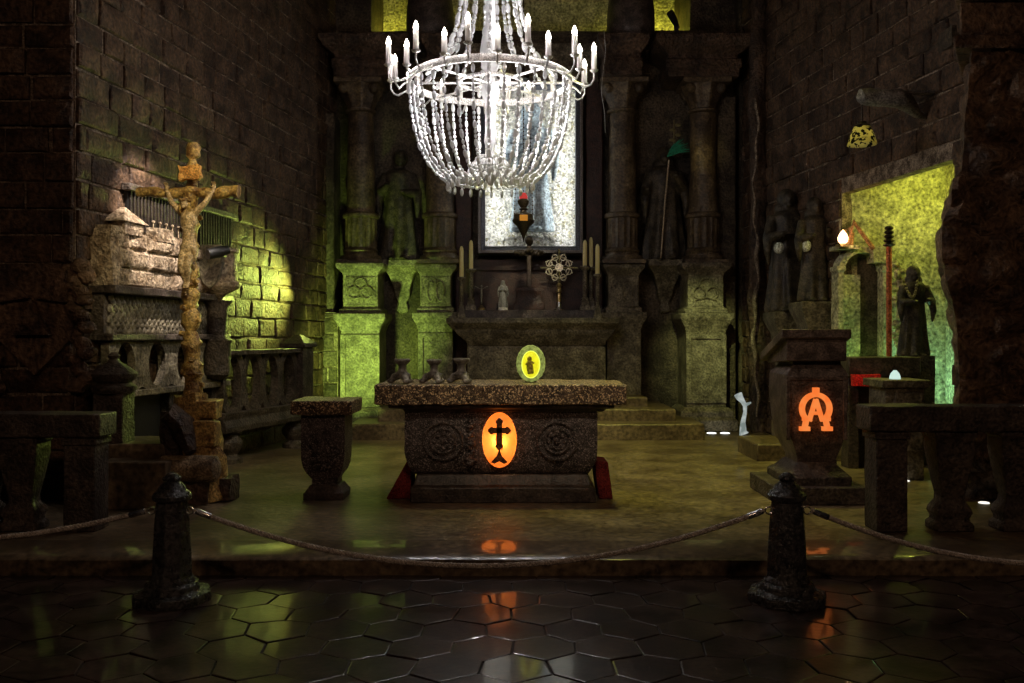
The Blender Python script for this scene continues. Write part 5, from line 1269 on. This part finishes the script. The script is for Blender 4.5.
def string(path, nb, r, name='bead_string'):
    mb = MB(); P_ = [Vector(p) for p in path]; acc = [0]
    for a, b in zip(P_, P_[1:]): acc.append(acc[-1]+(b-a).length)
    def at(s):
        for i in range(1, len(acc)):
            if s <= acc[i]: t_ = (s-acc[i-1])/max(1e-9, acc[i]-acc[i-1]); return P_[i-1].lerp(P_[i], t_), (P_[i]-P_[i-1]).normalized()
        return P_[-1], (P_[-1]-P_[-2]).normalized()
    s = 0; k = 0; L_ = acc[-1]
    while s < L_:
        big = (k % 3 == 0); h = r*(2.0 if big else .95); rr = r*(1.0 if big else .72)
        p, d = at(min(L_, s+h)); rot = d.to_track_quat('Z', 'Y').to_matrix()
        mb.ell(p, (rr, rr, h), 6, 5 if big else 4, rot=rot); s += 2*h+.002; k += 1
    mb.tube([p_ for p_ in P_], .0025, 3)
    return mb.build(name, M_CRY, ch, smooth=0)
NS = 34
for k in range(NS):
    a = 2*PI*(k+.5)/NS; pr = [(.74,-.03),(.73,-.2),(.70,-.4),(.655,-.58),(.59,-.73),(.50,-.85),(.40,-.92),(.31,-.93),(.23,-.87),(.16,-.77),(.125,-.7)]
    j = 1+.02*math.sin(k*2.3)
    string([(CX+r*j*math.cos(a), CY+r*j*math.sin(a), CZ+z) for r, z in pr], 0, .0195+.003*(k % 2))
for k in range(15):
    a = 2*PI*(k+.25)/15; pr = [(.62,.02),(.5,.14),(.4,.3),(.33,.5),(.285,.72),(.25,.95),(.21,1.2)]
    string([(CX+r*math.cos(a), CY+r*math.sin(a), CZ+z) for r, z in pr], 0, .025)
mb = MB(); ringband(mb, .22, 1.18, 1.24, .02, 40); mb.build('crown_ring', M_CHR, ch, smooth=40)
for k in range(24):  # pendants on the lower ring
    a = 2*PI*k/24; mb = MB(); mb.ell((CX+.4*math.cos(a), CY+.4*math.sin(a), CZ-.975), (.018,.018,.04), 6, 5); mb.build('pendant', M_CRY, ch, smooth=0)
# candle arms
NA = 24
def candle_arm(a, r1, zc, hc):
    d = Vector((math.cos(a), math.sin(a), 0)); o = Vector((CX, CY, CZ))
    def q(r, z): return o+d*r+Vector((0, 0, z))
    mb = MB(); mb.tube([q(R-.01, 0), q(R+.05, -.035), q(R+(r1-R)*.5+.03, -.075), q(r1-.03, -.06), q(r1, -.01), q(r1, zc)], .0095, 7)
    arm = mb.build('candle_arm', M_CHR, ch, smooth=60)
    b = q(r1, zc); mb = MB(); mb.lathe([(.012,-.012),(.034,0),(.042,.012),(.02,.014)], b, 14); mb.build('drip_pan', M_CHR, arm, smooth=40)
    mb = MB(); mb.lathe([(.024,.012),(.026,.02),(.024,hc),(.014,hc+.004)], b, 12); mb.build('candle_sleeve', M_CWAX, arm, smooth=50)
    mb = MB(); mb.lathe([(.012,hc),(.024,hc+.022),(.02,hc+.048),(.004,hc+.085)], b, 10); mb.build('flame_bulb', M_FLAME, arm, smooth=60)
for k in range(NA):
    a = 2*PI*(k+.35)/NA
    if k % 2: candle_arm(a, .965, .06, .18)
    else: candle_arm(a, .885, .01, .15)

# ================================================================== lights of the place and added fills
def point(name, loc, col, w, r=.05, spec=1.0):
    l = bpy.data.lights.new(name, 'POINT'); l.energy = w; l.color = col; l.shadow_soft_size = r; l.specular_factor = spec
    o = bpy.data.objects.new(name, l); o.location = loc; COL.objects.link(o); return o
def spot(name, loc, to, col, w, ang=60, blend=.6, r=.05, spec=1.0):
    l = bpy.data.lights.new(name, 'SPOT'); l.energy = w; l.color = col; l.shadow_soft_size = r; l.spot_size = math.radians(ang); l.spot_blend = blend; l.specular_factor = spec
    o = bpy.data.objects.new(name, l); o.location = loc; COL.objects.link(o); o.rotation_euler = (Vector(to)-Vector(loc)).to_track_quat('-Z', 'Y').to_euler(); return o
def area(name, loc, to, col, w, sx, sy):
    l = bpy.data.lights.new(name, 'AREA'); l.shape = 'RECTANGLE'; l.size = sx; l.size_y = sy; l.energy = w; l.color = col
    o = bpy.data.objects.new(name, l); o.location = loc; COL.objects.link(o); o.rotation_euler = (Vector(to)-Vector(loc)).to_track_quat('-Z', 'Y').to_euler(); return o
YG = (.62, 1.0, .17); YEL = (.95, .95, .14)
# chandelier: the candle bulbs plus lamps inside the basket
for k in range(8):
    a = 2*PI*(k+.5)/8
    point('basket_lamp', (CX+.46*math.cos(a), CY+.5*math.sin(a), CZ-.38), (1,.93,.92), 7.5, .03)
for k in range(NA):
    a = 2*PI*(k+.35)/NA; r_1, z_1 = (1.03, .31) if k % 2 else (.95, .23)
    point('candle_bulb_lamp', (CX+r_1*math.cos(a), CY+r_1*math.sin(a), CZ+z_1), (1,.92,.9), 2.5, .02)
for z_ in (-.15, .5, .95): point('stem_lamp', (CX+.12, CY-.16, CZ+z_), (1,.93,.92), 5.0, .03)
# green floodlight behind the credence, low left
spot('green_floodlight', (-2.4, 11.7, .4), (-2.35, 13.8, 1.6), YG, 470, 66, .8, .1)
spot('green_floodlight_wall', (-2.55, 12.75, 2.3), (-3.35, 11.5, 2.15), (.82,1,.17), 290, 92, 1.0, .1)
# alcove floodlight behind the rock pillar
point('alcove_floodlight', (5.15, 10.5, 3.35), (.93,1,.13), 24, .08)
point('alcove_floor_lamp', (4.95, 10.95, 1.0), (.4,1,.6), 12, .05)
point('niche_lamp', (4.35, 10.85, 1.25), (.5,1,.15), 2, .05)
point('bulb_glow', (X_(838.5), Ya-.35, Z_(240)), (1,.6,.3), 2.5, .03)
point('bell_lamp_glow', (S(862,9.4), 9.4, ZZ(139,9.4)), (1,.95,.7), 2.2, .03)
# recess above the cornice
point('recess_lamp_left', (S(385,15.5), 15.55, 6.5), (.95,.92,.10), 26, .08)
point('recess_lamp_right', (S(672,15.5), 15.55, 6.5), (.95,.92,.10), 32, .08)
point('recess_lamp_middle', (S(580,15.1), 15.2, 6.25), (.75,.95,.3), 1.5, .1)
# picture lamps hidden behind the frame edges
zc_ = (az0+az1)/2
area('picture_lamp_left', (ax0+.02, 14.1, zc_), (ax0+.9, 14.42, zc_), (1,.99,.93), 10, .05, 2.4)
area('picture_lamp_right', (ax1-.02, 14.1, zc_), (ax1-.9, 14.42, zc_), (1,.99,.93), 10, .05, 2.4)
# spots of the vault, with unseen fill spots added among them
spot('pulpit_spot', (-2.1, 7.7, 5.2), (-3.6, 9.0, 2.5), (1,.86,.76), 1500, 24, .6)
spot('crucifix_spot', (-1.4, 5.0, 4.6), (-2.8, 7.96, 2.5), (1,.84,.47), 290, 28, .7)
spot('platform_spot', (1.7, 9.0, 8.2), (1.3, 10.2, 0), (.95,.93,.16), 1300, 60, .9, .3)
spot('altar_fill_spot', (.3, 2.5, 5.6), (.1, 9.5, .9), (1,.8,.55), 430, 30, .9, .2)  # added warm fill from the front, no such lamp seen
spot('lectern_fill_spot', (-.8, 4.6, 5.0), (2.6, 8.0, .9), (1,.76,.55), 150, 20, .8, .1)  # added to brighten the dark lectern, source unseen
spot('candle_fill_spot', (.2, 9.8, 5.4), (.2, 13.9, 2.5), (1,.88,.55), 650, 14, .8, .1)  # added to lift the high altar candles, source unseen
spot('column_spot', (1.4, 10.6, 3.4), (2.98, 13.9, 4.4), (1,.85,.3), 90, 10, .9, .05)
spot('right_pedestal_spot', (1.6, 9.2, 4.8), (2.95, 13.6, 1.6), (.85,.95,.34), 850, 19, .8)
spot('left_brick_spot', (-2.2, 10.0, 6.0), (-3.6, 8.6, 4.5), (.9,.75,.5), 0, 60, .8)
point('altar_oval_lamp', (ox, 7.82, oz+.0), (1,.66,.3), 1.5, .012)
point('egg_lamp', (S(531,7.95), 8.13, ZZ(361,7.95)), (.9,1,.3), .5, .01)
point('red_table_lamp', (S(864,9.6), 9.5, ZZ(381,9.6)), (1,.15,.1), .5, .03)
# warm fill lights added behind the visitor, no lamp known there
point('added_fill_left', (-3.5, -3.0, 6.0), (1,.62,.4), 140, .3)
point('added_fill_right', (3.5, -3.0, 6.0), (1,.62,.4), 170, .3)

W = bpy.data.worlds.new('mine_darkness'); W.use_nodes = True
W.node_tree.nodes['Background'].inputs[0].default_value = (.5,.42,.38,1); W.node_tree.nodes['Background'].inputs[1].default_value = .006
SC.world = W
# camera
cam = bpy.data.cameras.new('camera'); co = bpy.data.objects.new('camera', cam); COL.objects.link(co)
co.location = (0, 0, H); co.rotation_euler = (PI/2, 0, 0); cam.sensor_width = 36; cam.lens = F/1024*36; cam.shift_y = -(341.5-335)/1024; cam.clip_start = .05
SC.camera = co
SC.view_settings.view_transform = 'Standard'; SC.view_settings.look = 'None'; SC.view_settings.exposure = 0; SC.view_settings.gamma = 1; SC.view_settings.use_curve_mapping = False
SC.cycles.max_bounces = 6; SC.cycles.diffuse_bounces = 3; SC.cycles.glossy_bounces = 3; SC.cycles.sample_clamp_indirect = 3; SC.cycles.sample_clamp_direct = 0
SC.cycles.use_denoising = True; SC.cycles.use_light_tree = True; SC.cycles.caustics_reflective = False; SC.cycles.caustics_refractive = False
